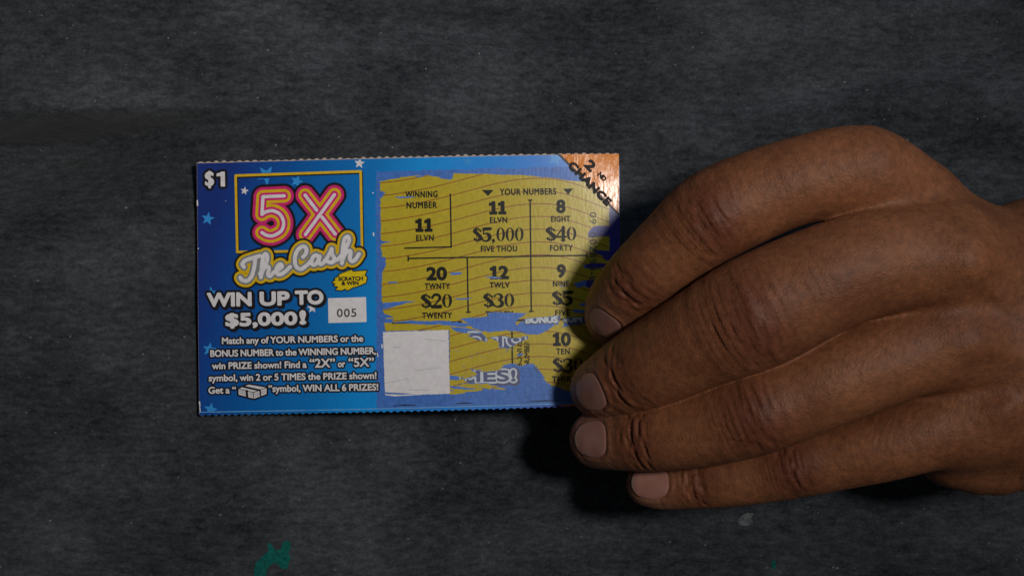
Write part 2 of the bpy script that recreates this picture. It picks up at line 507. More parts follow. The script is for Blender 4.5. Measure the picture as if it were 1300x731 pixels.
# neon numerals 5X
five = [(365, 175), (240, 180), (234, 282)] + [tuple(v) for v in spline([(234, 282), (262, 266), (300, 262), (342, 284), (362, 330), (348, 378), (300, 406), (262, 404), (234, 388)])]
c = Canvas(306, 220, 450, 324, .4)
c.stroke(zo(five), 0)
c.stroke(zo([(488, 172), (665, 398)]), 0); c.stroke(zo([(660, 170), (490, 400)]), 0)
w_ = Canvas(306, 220, 450, 324, .4)
w_.stroke(zo(five), 0); w_.stroke(zo([(488, 172), (556, 259)]), 0); w_.stroke(zo([(588, 300), (665, 398)]), 0); w_.stroke(zo([(660, 170), (490, 400)]), 0)
ticket_part("logo_numerals", [(c, c.F, 15.6, "black", 5), (c, c.F, 12.3, "pink", 6), (c, c.F, 8.6, "yellow", 7), (c, c.F, 5.0, "pink", 8), (w_, w_.F, 2.1, "white", 9)], ticket)

# script lettering below it
SCRIPT = [
    [(128, 588), (118, 572), (134, 552), (172, 538), (222, 524)],
    [(196, 534), (190, 580), (176, 636), (148, 668), (118, 664), (106, 650)],
    [(222, 628), (250, 586), (266, 540), (260, 514), (244, 524), (234, 580), (228, 648)],
    [(229, 636), (246, 596), (268, 586), (276, 600), (270, 632), (284, 640), (306, 618), (334, 604), (352, 586), (344, 572), (326, 584), (318, 612), (332, 632), (362, 622), (400, 588)],
    [(476, 530), (494, 508), (494, 480), (474, 470), (444, 492), (428, 540), (436, 586), (464, 600), (496, 580), (524, 552)],
    [(572, 532), (552, 520), (532, 536), (526, 564), (542, 576), (562, 558), (574, 528), (568, 558), (582, 572), (606, 552), (634, 508), (644, 484)],
    [(644, 484), (646, 512), (660, 540), (646, 562), (622, 558)],
    [(656, 556), (690, 536), (724, 484), (746, 436), (738, 414), (718, 432), (708, 500), (704, 566)],
    [(706, 552), (722, 516), (744, 496), (756, 506), (750, 540), (764, 556), (784, 544), (804, 514)],
]
c = Canvas(286, 288, 474, 374, .4)
for s_ in SCRIPT: c.stroke(zo(spline(s_, 5)), 0)
ticket_part("logo_script", [(c, c.F, 10.6, "black", 10), (c, c.F, 8.0, "yellow", 11), (c, c.F, 5.0, "grey", 12), (c, c.F, 2.5, "white", 13)], ticket)

# yellow splash badge
c = Canvas(414, 336, 474, 376, .4)
c.poly(zo([(648, 678), (668, 664), (660, 658), (690, 640), (684, 634), (735, 614), (760, 606), (768, 616), (848, 610), (836, 638), (850, 650), (843, 680), (800, 698), (770, 706), (735, 724), (722, 714), (700, 724), (668, 720), (684, 704), (656, 696), (668, 686)]))
d = Canvas(414, 336, 474, 376, .3)
d.text("SCRATCH", 429.5, 461.0, 356.6, 5.2, 1.2, .35); d.text("& WIN", 433.5, 455.5, 362.2, 5.2, 1.2, .35)
ticket_part("scratch_badge", [(c, c.F, 1.4, "black", 3), (c, c.F, 0, "splash", 4), (d, d.F, 0, "black", 5)], ticket)

# prize banner
c = Canvas(252, 360, 424, 426, .4)
for body, a, b_, y in (("WIN", 260, 318, 389.8), ("UP", 328.2, 367.2, 388.4), ("TO", 373.8, 410.6, 387.0)):
    c.text(body, a, b_, y, 18.2, 1.1, 1.25)
c.text("$5,000", 283.8, 377, 415.0, 17.2, 1.5, 1.2); c.text("!", 379.6, 388.4, 412.0, 18.0, 1.5, 1.4)
d = Canvas(252, 360, 424, 426, .4)
d.F = np.minimum(c.F - 3.0, np.roll(np.roll(c.F, 5, 0), 5, 1) - 2.4)
ticket_part("prize_banner", [(d, d.F, 0, "black", 3), (c, c.F, 0, "white", 4)], ticket)

# white code label
c = Canvas(412, 372, 470, 416, .5); c.poly([(416.2, 378.5), (464.8, 377.0), (465.6, 408.6), (416.8, 410.0)])
d = Canvas(424, 386, 458, 408, .3); d.text("005", 427.6, 452.8, 402.6, 10.6, 1.3, .28, spacing=.06)
ticket_part("code_label", [(c, c.F, 0, "label", 3), (d, d.F, 0, "thin_black", 4)], ticket)

# rules text
c = Canvas(254, 418, 488, 512, .33)
R = 1.15
c.text("Match any of YOUR NUMBERS or the", 279.3, 461.4, 437.2, 8.6, R, .36)
c.text("BONUS NUMBER to the WINNING NUMBER,", 264.2, 477.6, 453.6, 8.8, R, .36)
c.text("win PRIZE shown! Find a", 266.4, 389, 469.4, 8.8, R, .36)
c.text("\u201c2X\u201d", 392.6, 425.4, 466.8, 11.4, R, .42); c.text("or", 428.8, 438.4, 466.0, 8.8, R, .36); c.text("\u201c5X\u201d", 442.4, 475.2, 465.6, 11.4, R, .42)
c.text("symbol, win 2 or 5 TIMES the PRIZE shown!", 262.2, 478.4, 484.9, 8.8, R, .36)
c.text("Get a \u201c", 261.8, 297.6, 500.6, 8.8, R, .36); c.text("\u201dsymbol, WIN ALL 6 PRIZES!", 339.6, 480.6, 498.0, 8.8, R, .36)
# bundle of notes
b1 = Canvas(294, 484, 344, 512, .33); b1.poly([(301, 494), (314, 488.6), (337, 492.4), (337, 500.4), (321, 506.4), (301, 501.4)])
b2 = Canvas(294, 484, 344, 512, .25)
for ln, r in (([(301, 494), (320, 498.6), (337, 492.4)], .5), ([(320, 498.6), (320.6, 506)], .45), ([(307.5, 491.3), (328, 495.7)], 1.3), ([(311.5, 496.6), (312, 503.8)], 1.5),
              ([(302, 496.4), (310, 498.4)], .25), ([(302, 498.8), (310, 500.9)], .25), ([(314, 499.6), (319.5, 501)], .25), ([(314, 502), (319.5, 503.4)], .25), ([(322, 501.2), (335.5, 496)], .25), ([(322, 503.6), (335.5, 498.4)], .25), ([(329, 495.7), (329.4, 503)], .9)):
    b2.stroke(ln, r, 6)
ticket_part("rules_text", [(c, c.F, 2.0, "black", 3), (c, c.F, 0, "white", 4)], ticket)
ticket_part("banknote_bundle", [(b1, b1.F, 2.2, "black", 5), (b1, b1.F, 0, "white", 6), (b2, b2.F, 0, "black", 7)], ticket)

# ---------------------------------------------------------------- scratched play area
# margin of rubbed blue coating round the gold ground
c = Canvas(468, 205, 794, 528, .6)
c.poly([(477.5, 219), (560, 216.5), (690, 213), (786.6, 209.5), (787.6, 511), (690, 514.5), (580, 517), (478.5, 519.5)], 30)
nz = fbm(c.X * .06, c.Y * .5, 21) * 2.0 + fbm(c.X * .5, c.Y * .5, 22) * 1.6
inner = c.F + nz * (c.X < 700)
c_top = np.maximum(inner, 0)
margin = ticket_part("rubbed_coating", [(c, np.maximum(inner, front_F.max() * 0 + c.X - 786.6), 0, "latex_edge", 2)], ticket)
c = Canvas(765, 200, 794, 520, .6)  # right margin strip, its dark blue includes painted shade
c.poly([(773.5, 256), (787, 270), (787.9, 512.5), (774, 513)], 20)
ticket_part("shaded_margin", [(c, np.maximum(c.F, c.X - (786.3 + (c.Y - 194) * .0055)), 0, "latex_shaded", 3)], ticket)

# gold ground laid bare
gold = Canvas(474, 212, 792, 512, .5)
gold.poly([(482.7, 231), (490, 229), (503, 227), (525, 224), (542, 222.6), (557, 226), (571, 228.4), (574.4, 227.6), (576, 221.5), (601, 220.3), (667, 222.8), (701, 226), (727, 230), (745, 232), (760, 246),
           (766, 252), (773.4, 262), (774, 420), (774, 470), (745, 497), (731, 497), (716, 495), (708, 491), (697, 489), (682, 484), (682, 481), (692, 480), (686, 472), (681, 465), (660, 466), (650, 490), (640, 494), (612, 492), (612, 494.5), (597, 496), (583, 499),
           (571, 500), (571, 418.5), (489, 420), (488, 410), (490, 404), (500, 402), (487, 398), (485, 385), (485, 362), (486, 345), (490, 338), (490, 327), (485, 325.5), (484, 311), (491, 308), (484, 305), (483, 275), (483.5, 252), (488, 247), (483, 243)], 14)
def rag(cv, amp=1.5, fine=.6, seed=1):
    return amp * fbm(cv.X * .05, cv.Y * .55, seed) + fine * fbm(cv.X * .3, cv.Y * .9, seed + 5)
gF = gold.F + rag(gold, 1.3, .7, 41)
GX, GY = gold.X, gold.Y
cut = Canvas(474, 212, 792, 512, .5)              # blue remnants left inside the gold
REM = [
    [(493, 358.0), (505, 357.4), (505, 359.8), (494, 360)], [(480, 385), (510, 382.4), (528, 382.4), (512, 386), (489, 392), (480, 392)], [(480, 404), (500, 405), (498, 409), (480, 410)],
    [(480, 242), (492, 245), (484, 248)], [(480, 305.5), (497, 307), (484, 310)],
    [(500, 409.4), (520, 407.0), (560, 407.5), (582, 408), (600, 412), (590, 415), (560, 412), (530, 411)],
    [(572, 415), (590, 416), (612, 421), (600, 424), (580, 421)],
    [(584, 403.6), (622, 401.4), (618, 397.2), (630, 396), (652, 396.4), (669, 397.4), (660, 404), (655, 408), (655, 413), (662, 408), (688, 408), (712, 400.6), (706, 411), (690, 422), (682, 425), (670, 424), (656, 420), (640, 419), (625, 421), (612, 420), (600, 416), (594, 410)],
    [(666, 404.5), (690, 402), (712, 400), (709, 412), (666, 413)], [(714, 404.5), (742, 402), (744, 411), (716, 413)],
    [(713.5, 415), (724, 408), (736, 405), (744, 405), (744, 409), (730, 411), (718, 414.4)],
    [(594, 426), (602, 422), (612, 423), (619, 430), (618, 434), (606, 431)], [(622, 428), (640, 426), (650, 429), (662, 428), (671, 425), (670, 430), (658, 434), (646, 442), (634, 441), (634, 434)],
    [(656, 449.6), (664, 447.6), (664, 450.6), (657, 452)],
    [(597, 468), (618, 471.4), (634, 469), (640, 463), (652, 461), (660, 464), (676, 461), (683, 468), (684, 476), (700, 489), (660, 497), (640, 493), (618, 486), (596, 487), (588, 480), (608, 476)],
    [(570, 476), (582, 477), (592, 480), (580, 482), (570, 481)], [(570, 489), (590, 491), (610, 492), (598, 494), (576, 493)],
    [(746, 299), (747, 294), (754, 287.4), (776, 286.4), (776, 299), (762, 300.4), (749, 302)], [(752, 317), (776, 318), (776, 331.6), (768, 330), (765, 324.6), (756, 321)],
    [(741, 337.4), (750, 334), (776, 334.6), (776, 340), (752, 341), (742, 340)], [(729, 360), (740, 356.4), (757, 355), (756, 363), (752, 367), (742, 363), (733, 365)], [(736, 386), (744, 384), (746, 387), (738, 388)], [(727, 393), (744, 394), (744, 397), (729, 396)],
    [(572, 346.4), (587, 345.8), (584, 348.6), (573, 349.6)], [(617, 351), (627, 351.4), (637, 352.2), (634, 354), (622, 353.4)], [(578, 378.6), (598, 378.4), (594, 379.8), (580, 380)], [(706, 363), (715, 362.6), (714, 364), (707, 364)],
    [(503, 250.6), (517, 249.6), (531, 249), (536, 249.8), (520, 251.4), (508, 252)], [(527, 224), (540, 223), (536, 225.6), (529, 226)],
]
for p in REM: cut.poly(p, 6)
cF = cut.F + rag(cut, 1.0, .8, 63)
spk = fbm(GX * .16, GY * 1.1, 77, 3)
zone = (GX > 570) & (GX < 665) & (GY > 440) & (GY < 498)
cF = np.minimum(cF, np.where(zone, (.50 - spk) * 6, BIG))
GF = np.maximum(gF, -cF)
GF = np.maximum(GF, (GX - 711) * .7071 - (GY - 196) * .7071 - 0)  if False else GF
play = ticket_part("gold_panel", [(gold, GF, 0, "gold", 4)], ticket)
# blue remnants; those at the right margin have shade painted into their colour
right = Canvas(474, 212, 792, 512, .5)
ticket_part("latex_remnant", [(right, np.maximum(np.maximum(cF, gold.F - .5), GX - 744), 0, "latex", 5), (right, np.maximum(np.maximum(cF, gold.F - 1), 744 - GX), 0, "latex_shaded", 5)], play)

# fine red waves
c = Canvas(474, 212, 792, 512, .4)
wav = np.full(c.F.shape, BIG)
ph = np.where(c.X < 690, (c.X - 470) / 220.0, 1 + (c.X - 690) / 150.0)
yy = c.Y + 19.0 * (1 - np.cos(math.pi * ph)) + .6 * np.sin(c.X * .04)
per = 16.1
k = (yy - 233) / per
dist = np.abs(k - np.round(k)) * per * .93
gF2 = np.repeat(np.repeat(GF, 1, 0), 1, 1)
def resample(F, src, dst):
    fx = np.clip((dst.X - src.x0) / src.h, 0, src.nx - 1.001); fy = np.clip((dst.Y - src.y0) / src.h, 0, src.ny - 1.001)
    i = fx.astype(int); j = fy.astype(int); fx = fx - i; fy = fy - j
    return (F[j, i] * (1 - fx) + F[j, i + 1] * fx) * (1 - fy) + (F[j + 1, i] * (1 - fx) + F[j + 1, i + 1] * fx) * fy
ticket_part("wave_line", [(c, np.maximum(dist - .52, resample(GF, gold, c) + .3), 0, "wave", 5)], play)

# ruled lines and triangles
c = Canvas(494, 236, 752, 470, .4)
for ln in ([(572, 247), (573.2, 314.2)], [(514, 315.2), (573.2, 313.6)], [(518.5, 328.2), (745, 324.2)], [(518.5, 325.6), (518.6, 331)], [(745, 321.6), (745.2, 327)], [(593.4, 328), (594.6, 396)], [(673, 255), (674.4, 395)], [(671, 254.6), (675, 254.5)],
           [(498.8, 410), (586, 408.4)], [(656, 406.6), (740, 404.6)], [(650, 421), (650.4, 461)], [(592.4, 396.2), (596.8, 396)], [(672.2, 395.2), (676.6, 395)]):
    c.stroke(ln, .95, 6)
c.poly([(612, 241.8), (627, 241.6), (619.6, 249.4)]); c.poly([(714.8, 240), (727.4, 239.6), (721.2, 247.4)])
mask = resample(cF, cut, c) - 1.0
ticket_part("ruled_line", [(c, np.maximum(c.F, -mask - 1.2), 0, "number_black", 6)], play)

# revealed numbers
def numbers(name, items, canvas):
    c = Canvas(*canvas, .33)
    for it in items:
        if it[0] == "f": c.serif(*it[1:])
        else: c.text(*it[1:])
    m = resample(cF, cut, c)
    wear = fbm(c.X * .25, c.Y * 1.3, 91) - .74
    return ticket_part(name, [(c, np.maximum(np.maximum(c.F, -(m - .2)), wear * 4), 0, "number_black", 6)], play)
big = lambda s, a, b, y: ("t", s.replace("1", "\u0661"), a, b, y, 17.2, .7, 1.15)
sm = lambda s, a, b, y, cap=7.7: ("t", s, a, b, y, cap, .7, .36, 5, .07)
numbers("winning_number", [sm("WINNING", 515, 556, 251.6, 8.4), sm("NUMBER", 516.4, 555.2, 265.2, 8.4), big("11", 527.6, 549.6, 294.9), sm("ELVN", 528.6, 551.2, 306.2)], (505, 236, 566, 312))
numbers("numbers_heading", [sm("YOUR NUMBERS", 634.6, 706, 248.4, 8.3)], (628, 234, 712, 254))
for body, a, b_, y, w1, wa, wb, wy_, pr, pa, pb, py_, w2, va, vb, vy in (
        ("11", 621, 643, 273, "ELVN", 622, 644.2, 283.7, "$5,000", 600.6, 665, 306.8, "FIVE THOU", 610.6, 656.6, 320),
        ("8", 706, 718, 271, "EIGHT", 699.4, 723.8, 282.2, "$40", 692.6, 732, 305.8, "FORTY", 698, 727.2, 318.8),
        ("20", 541.6, 568, 356.2, "TWNTY", 539.6, 571.8, 367.2, "$20", 534.6, 574.6, 390.6, "TWENTY", 536.2, 574.2, 404.2),
        ("12", 622, 646.2, 354.8, "TWLV", 621.8, 647, 365.8, "$30", 613.6, 653.2, 389.8, "THIRTY", 616.6, 652, 402.6),
        ("9", 706.8, 718.4, 352.7, "NINE", 701.8, 722.4, 364.2, "$5", 700.6, 727, 387, "FIVE", 704.8, 723.8, 400.8),
        ("10", 701.8, 725, 439.2, "TEN", 706, 723.4, 449.8, "$30", 701.6, 741, 472, "THIRTY", 700.6, 739, 485)):
    numbers("prize_number", [big(body, a, b_, y), sm(w1, wa, wb, wy_), ("f", pr, pa, pb, py_, 17.2, .7), sm(w2, va, vb, vy)], (min(a, pa, va) - 5, y - 24, max(b_, pb, vb) + 5, vy + 5))

# turned small print
c = Canvas(738, 262, 770, 366, .3)
c.text("09  002893-0", 748.6, 748.6 + 88, 269.5, 8.6, -90, .1, spacing=.05)
ticket_part("serial_number", [(c, c.F, 0, "thin_black", 6)], play)
c = Canvas(650, 424, 678, 472, .3)
c.text("BONUS", 662.6, 695.6, 465.5, 6.2, 90, .3); c.text("NUMBER", 672.2, 704.4, 464.5, 6.6, 90, .3)
m = resample(cF, cut, c)
ticket_part("bonus_heading", [(c, np.maximum(np.maximum(c.F, -m), (fbm(c.X * .3, c.Y * .4, 12) - .35) * 4), 0, "number_black", 6)], play)

# printing that is left on the unscratched coating
c = Canvas(560, 396, 750, 500, .4)
c.text("D", 594, 618, 441, 20, 1, 2.2); c.text("TO", 625, 668, 441, 19, 1, 2.2)
c.text("MES!", 584, 656, 486, 17, 1, 2.0)
c.poly([(681, 465), (690, 470), (700, 477), (715, 481), (735, 478), (735, 485), (712, 486), (694, 481)])
lm = resample(np.maximum(cF, -BIG), cut, c)
ringF = np.abs(c.F + .1) - 1.15
d = Canvas(560, 396, 750, 500, .4)
d.text("BONUS NUM", 667, 739, 410.6, 9.4, 1.2, .8)
lr = lm + .6
ticket_part("coating_lettering", [(c, np.maximum(np.roll(np.roll(c.F, 3, 0), 3, 1) - 3.6, lr), 0, "lat_shadow", 6), (c, np.maximum(ringF, lr), 0, "lat_letter", 7), (d, np.maximum(d.F - 1.6, lr), 0, "lat_shadow", 8), (d, np.maximum(d.F, lr), 0, "lat_letter", 9)], ticket)

# blank white square
c = Canvas(480, 412, 578, 508, .5)
c.poly([(486.4, 421.4), (569.6, 418.4), (571.4, 499), (541, 500), (503, 502.6), (489, 501)], 10)
F = c.F + .5 * fbm(c.X * .4, c.Y * .4, 31)
scr = Canvas(480, 412, 578, 508, .5)
for p in ([(485, 423.6), (490, 424.6), (486, 425.4)], [(494, 451), (499, 451.6), (495, 452.4)], [(532, 491.8), (545, 492.4), (554, 493.4), (540, 493.2)], [(495, 485), (496, 489), (494.6, 490)], [(487, 497), (500, 497.6), (520, 498.6), (532, 499.6), (510, 500.6), (490, 500)], [(488, 455.4), (490, 456.4), (488.6, 457)]):
    scr.poly(p, 3)
F = np.maximum(F, -(scr.F + .3))
hair = Canvas(480, 412, 578, 508, .4)
for a, b_ in (((540, 430), (568, 433)), ((528, 470), (556, 466)), ((520, 494), (545, 495)), ((500, 440), (508, 441)), ((490, 486), (520, 480))): hair.stroke([a, b_], .22, 4)
ticket_part("blank_label", [(c, F, 0, "label", 6), (hair, hair.F, 0, "grey", 7)], ticket)

# orange corner flash
c = Canvas(704, 190, 792, 278, .4)
tri = [(711.5, 196.4), (786.0, 195.2), (786.4, 271.0)]
c.poly(tri); sh = Canvas(704, 190, 792, 278, .4); sh.poly([(707.6, 196.6), (711.5, 196.2), (786.4, 270), (786.4, 274.5)])
clip = np.maximum(sh.F, sh.X - 786.2)
d = Canvas(704, 186, 800, 278, .35)
ang = -45.4
d.text("CHANCE", 719.5, 719.5 + 72, 211.5, 11.2, ang, 1.1, spacing=.04)
d.text("2", 740, 753, 210.5, 13.5, ang, 1.2); d.text("ND", 757.6, 770, 222.6, 7.0, ang, .6)
e_ = Canvas(704, 186, 800, 278, .35)
e_.text("21+", 748, 770, 201.0, 6.0, -2, .5)
wr = fbm(d.X * .9, d.Y * .5, 15) - .7
flash = ticket_part("corner_flash", [(sh, clip, 0, "black", 5), (c, np.maximum(c.F, c.X - 786.0), 0, "orange", 6)], ticket)
ticket_part("flash_lettering", [(d, np.maximum(np.maximum(d.F, d.X - 785), wr * 3), 0, "orange_letter", 7)], flash)

# pale crease above the bottom edge, rub marks beside it
c = Canvas(246, 500, 790, 534, .4)
yl = lambda x: 524.2 + (x - 250) * -.0256
c.stroke([(250, yl(250)), (420, yl(420) + .3), (600, yl(600) - .2), (742, yl(742))], .55, 4)
d = Canvas(246, 500, 790, 534, .4)
for a, b_ in (((499, 514.6), (529, 513.4)), ((578, 511.6), (599, 511)), ((668, 509.4), (712, 508.2))): d.stroke([a, ((a[0] + b_[0]) / 2, (a[1] + b_[1]) / 2 - .4), b_], [.3, .8, .3], 4)
e_ = Canvas(246, 500, 790, 534, .4); e_.poly([(706, 514.6), (738, 512.6), (738, 515.0), (714, 515.6)])
ticket_part("crease_line", [(c, c.F + .5 * np.clip(fbm(c.X * .1, c.Y * .1, 5), 0, 1), 0, "crease", 5), (d, d.F, 0, "black", 5), (e_, e_.F, 0, "orange", 5)], ticket)
# edge nicks where the white core shows
for a, b_, r in (((247.5, 254), (247.7, 260), .9), ((248.6, 314.5), (248.6, 315.5), .6), ((250.2, 511), (250.8, 516), .9), ((250.6, 518), (251.4, 524), .6), ((473.5, 245), (474.2, 245.4), .7), ((474.4, 296), (474.6, 299), .9), ((485, 437), (485.4, 441), .8), ((284, 254.4), (284.4, 254.5), .4), ((479, 448), (480, 452), .7)):
    c = Canvas(min(a[0], b_[0]) - 3, a[1] - 3, max(a[0], b_[0]) + 3, b_[1] + 3, .4); c.stroke([a, b_], r, 4)
    ticket_part("edge_nick", [(c, c.F, 0, "white", 5)], ticket)

bpy.data.objects.remove(_fo); bpy.data.curves.remove(_fc)

# ---------------------------------------------------------------- the hand
def hp(px, py, z):
    """centre line point in millimetres, from where it is seen and its height"""
    k = (CAM_H * 1000 - z) / ((CAM_H - Z_REF) * 1000)
    return np.array([(px - 650) / 5.3 * k, -(py - 365.5) / 5.3 * k, z])

FLAT = .70                        # how far the fingers arch above the ticket
def chain(rows, n=4):
    """rows (px, py, z mm, radius px) -> smooth centre line and radii in millimetres"""
    rows = [(a, b, 9 + (z - 9) * FLAT if z > 9 else z, r) for a, b, z, r in rows]
    P = np.array([hp(a, b, z) for a, b, z, r in rows]); Rr = np.array([r / 5.3 * (CAM_H * 1000 - z) / 355 for a, b, z, r in rows])
    Q = spline(np.hstack([P, Rr[:, None]]), n)
    return Q[:, :3], Q[:, 3]

FINGERS = {
    "index":  [(1150, 262, 38, 62), (1092, 222, 47, 61), (1010, 231, 49, 56), (913, 270, 47, 59), (863, 309, 42, 52), (813, 353, 34, 45), (786, 384, 21, 41), (778, 401, 12.2, 36)],
    "middle": [(1250, 350, 42, 66), (1186, 324, 51, 68), (1080, 342, 56, 68), (964, 394, 54, 73), (884, 433, 44, 63), (815, 470, 31, 55), (774, 490, 20, 44), (764, 493, 13.2, 40)],
    "ring":   [(1270, 440, 40, 62), (1210, 430, 46, 60), (1095, 468, 48, 57), (968, 518, 44, 57), (888, 543, 36, 50), (826, 553, 28, 45), (778, 557, 18, 39), (760, 557, 13, 37)],
    "pinky":  [(1290, 528, 34, 56), (1240, 528, 38, 55), (1130, 562, 37, 47), (1018, 587, 29, 43), (945, 603, 23, 38), (888, 609, 18, 36), (842, 614, 13.4, 32), (825, 613, 11.5, 30)],
}
JOINTS = {"index": (3, 5), "middle": (3, 5), "ring": (3, 5), "pinky": (3, 5)}
BODY = [
    [(1092, 224, 44, 58), (1190, 300, 33, 68), (1310, 385, 24, 92)],
    [(1190, 332, 48, 62), (1330, 420, 27, 80)],
    [(1210, 430, 44, 58), (1330, 460, 27, 80)],
    [(1240, 528, 35, 54), (1335, 505, 25, 80)],
    [(1215, 560, 22, 60), (1262, 560, 20, 68), (1335, 520, 20, 88)],
    [(1120, 300, 27, 66), (1230, 400, 22, 80), (1330, 440, 22, 90)],
    [(1130, 420, 24, 70), (1220, 480, 22, 78), (1330, 470, 22, 90)],
]
THUMB = [(1290, 400, 16, 70), (1170, 372, 8, 64), (1050, 380, 0, 55), (940, 396, -4.0, 50), (850, 412, -5.2, 46), (790, 425, -5.4, 40)]
FOREARM = [((1340, 425), 22, 178), ((1480, 395), 24, 188), ((1700, 370), 30, 205)]

chains = {k: chain(v) for k, v in FINGERS.items()}
fine = {k: chain(v, 14) for k, v in FINGERS.items()}
body_ch = [chain(v, 3) for v in BODY]
thumb_ch = chain(THUMB, 3)

def seg_field(P, C, Rr, zs=1.0):
    """distance to a run of round cones; also arc length of the nearest point"""
    P = np.ascontiguousarray(P, np.float32); best = np.full(len(P), BIG, np.float32); arc = np.zeros(len(P), np.float32); s0 = 0.0
    p2 = (P * P).sum(1)
    for k in range(len(C) - 1):
        d = C[k + 1] - C[k]; L = float(np.sqrt((d ** 2).sum())) + 1e-9; a = C[k].astype(np.float32); u = (d / L).astype(np.float32)
        qu = P @ u; qu -= float(a @ u)
        t = np.clip(qu, 0, L)
        f = P @ (-2 * a); f += p2; f += float(a @ a); f -= t * (2 * qu - t)
        np.maximum(f, 0, out=f); np.sqrt(f, out=f)
        f -= np.float32(Rr[k]) + t * np.float32((Rr[k + 1] - Rr[k]) / L)
        m = f < best; best[m] = f[m]; arc[m] = t[m] + np.float32(s0); s0 += L
    return best, arc

def smin(a, b, k):
    h = np.clip(.5 + .5 * (b - a) / k, 0, 1)
    return b + (a - b) * h - k * h * (1 - h)

def boxed(P, C, Rr, m=7):
    lo = C.min(0) - Rr.max() - m; hi = C.max(0) + Rr.max() + m
    return ((P >= lo) & (P <= hi)).all(1)

fore_C = np.array([hp(a[0], a[1], z) for a, z, r in FOREARM]); fore_R = np.array([r / 5.3 * (360 - z) / 355 for a, z, r in FOREARM])
ZSQ = 1.45
def body_field(P):
    f = np.full(len(P), 40., np.float32)
    for C, Rr in body_ch:
        m = boxed(P, C, Rr, 12)
        if m.any():
            d, _ = seg_field(P[m], C, Rr); f[m] = smin(f[m], d, 6.0)
    # forearm: wider than deep
    zc = np.interp(P[:, 0], fore_C[:, 0], fore_C[:, 2])
    Q = P.copy(); Q[:, 2] = zc + (P[:, 2] - zc) * ZSQ
    d, _ = seg_field(Q, fore_C, fore_R)
    f = smin(f, np.where(d > 0, d / 1.25, d / ZSQ), 1.6)
    return f

def hand_field(P):
    P = np.asarray(P, np.float32)
    f = body_field(P)
    fing = np.full(len(P), 40., np.float32)
    kx = np.clip((P[:, 0] - 28) / 55, 0, 1)              # sharper clefts towards the tips
    kf = .15 + 2.2 * kx ** 2
    for name in ("index", "middle", "ring", "pinky"):
        C, Rr = chains[name]; m = boxed(P, C, Rr)
        if m.any():
            d, _ = seg_field(P[m], C, Rr); fing[m] = smin(fing[m], d, kf[m])
    f = smin(f, fing, .6 + 5.4 * np.clip((P[:, 0] - 62) / 35, 0, 1))
    m = boxed(P, *thumb_ch)
    if m.any():
        d, _ = seg_field(P[m], *thumb_ch); f[m] = smin(f[m], d, 1.0 + 5 * np.clip((P[m][:, 0] - 60) / 40, 0, 1))
    return f

def mesh_hand(h):
    lo = np.array([10., -62., -24.]); hi = np.array([196., 48., 74.])
    B = 8
    nb = np.ceil((hi - lo) / (h * B)).astype(int); n = nb * B + 1
    c = np.stack(np.meshgrid(*[np.arange(k) for k in nb], indexing="ij"), -1).reshape(-1, 3)
    fc = hand_field(lo + (c + .5) * B * h)
    act = c[np.abs(fc) < B * h * .87 * 1.1 + .3]
    F = np.full(n, 9., np.float32)
    # sign of the inactive blocks
    o = np.stack(np.meshgrid(*[np.arange(B + 1)] * 3, indexing="ij"), -1).reshape(-1, 3)
    neg = c[(fc < 0)]
    for b in neg: F[b[0] * B:b[0] * B + B + 1, b[1] * B:b[1] * B + B + 1, b[2] * B:b[2] * B + B + 1] = -9
    for s in range(0, len(act), 2000):
        idx = (act[s:s + 2000, None] * B + o[None]).reshape(-1, 3)
        F[idx[:, 0], idx[:, 1], idx[:, 2]] = hand_field(lo + idx * h)
    F[0] = F[-1] = 9; F[:, 0] = F[:, -1] = 9; F[:, :, 0] = F[:, :, -1] = 9
    I = F < 0
    # surface nets: one vertex per mixed cell
    s_ = np.zeros(tuple(n - 1), np.uint8)
    for a in (0, 1):
        for b in (0, 1):
            for d in (0, 1): s_ += I[a:n[0] - 1 + a, b:n[1] - 1 + b, d:n[2] - 1 + d]
    cells = np.argwhere((s_ > 0) & (s_ < 8))
    vid = np.full(tuple(n - 1), -1, np.int32); vid[tuple(cells.T)] = np.arange(len(cells))
    acc = np.zeros((len(cells), 3)); cnt = np.zeros(len(cells))
    corners = [(a, b, d) for a in (0, 1) for b in (0, 1) for d in (0, 1)]
    for p in corners:
        for ax in range(3):
            if p[ax]: continue
            q = list(p); q[ax] = 1
            f0 = F[tuple((cells + p).T)]; f1 = F[tuple((cells + q).T)]; m = (f0 < 0) != (f1 < 0)
            t = np.where(m, f0 / np.where(m, f0 - f1, 1), 0)
            pt = np.array(p, float)[None] + np.eye(3)[ax][None] * t[:, None]
            acc[m] += pt[m]; cnt += m
    V = lo + (cells + acc / cnt[:, None]) * h
    quads = []
    for ax in range(3):
        b_, d_ = (ax + 1) % 3, (ax + 2) % 3
        sl0 = [slice(1, -1)] * 3; sl1 = [slice(1, -1)] * 3
        sl0[ax] = slice(0, -1); sl1[ax] = slice(1, None)
        A = I[tuple(sl0)]; Bm = I[tuple(sl1)]
        e = np.argwhere(A != Bm); off = np.ones(3, int); off[ax] = 0
        flip = A[tuple(e.T)]
        e = e + off
        def cell(db, dd):
            q = e.copy(); q[:, b_] -= db; q[:, d_] -= dd; return vid[tuple(q.T)]
        qd = np.stack([cell(1, 1), cell(0, 1), cell(0, 0), cell(1, 0)], 1)
        qd[~flip] = qd[~flip][:, ::-1]
        quads.append(qd)
    return V, np.concatenate(quads)

TETRA = np.array([(1, 1, 1), (1, -1, -1), (-1, 1, -1), (-1, -1, 1)], float)
def gradient(P, e=.15):
    g = sum(hand_field(P + d * e)[:, None] * d for d in TETRA)
    return g / (np.linalg.norm(g, axis=1)[:, None] + 1e-9)

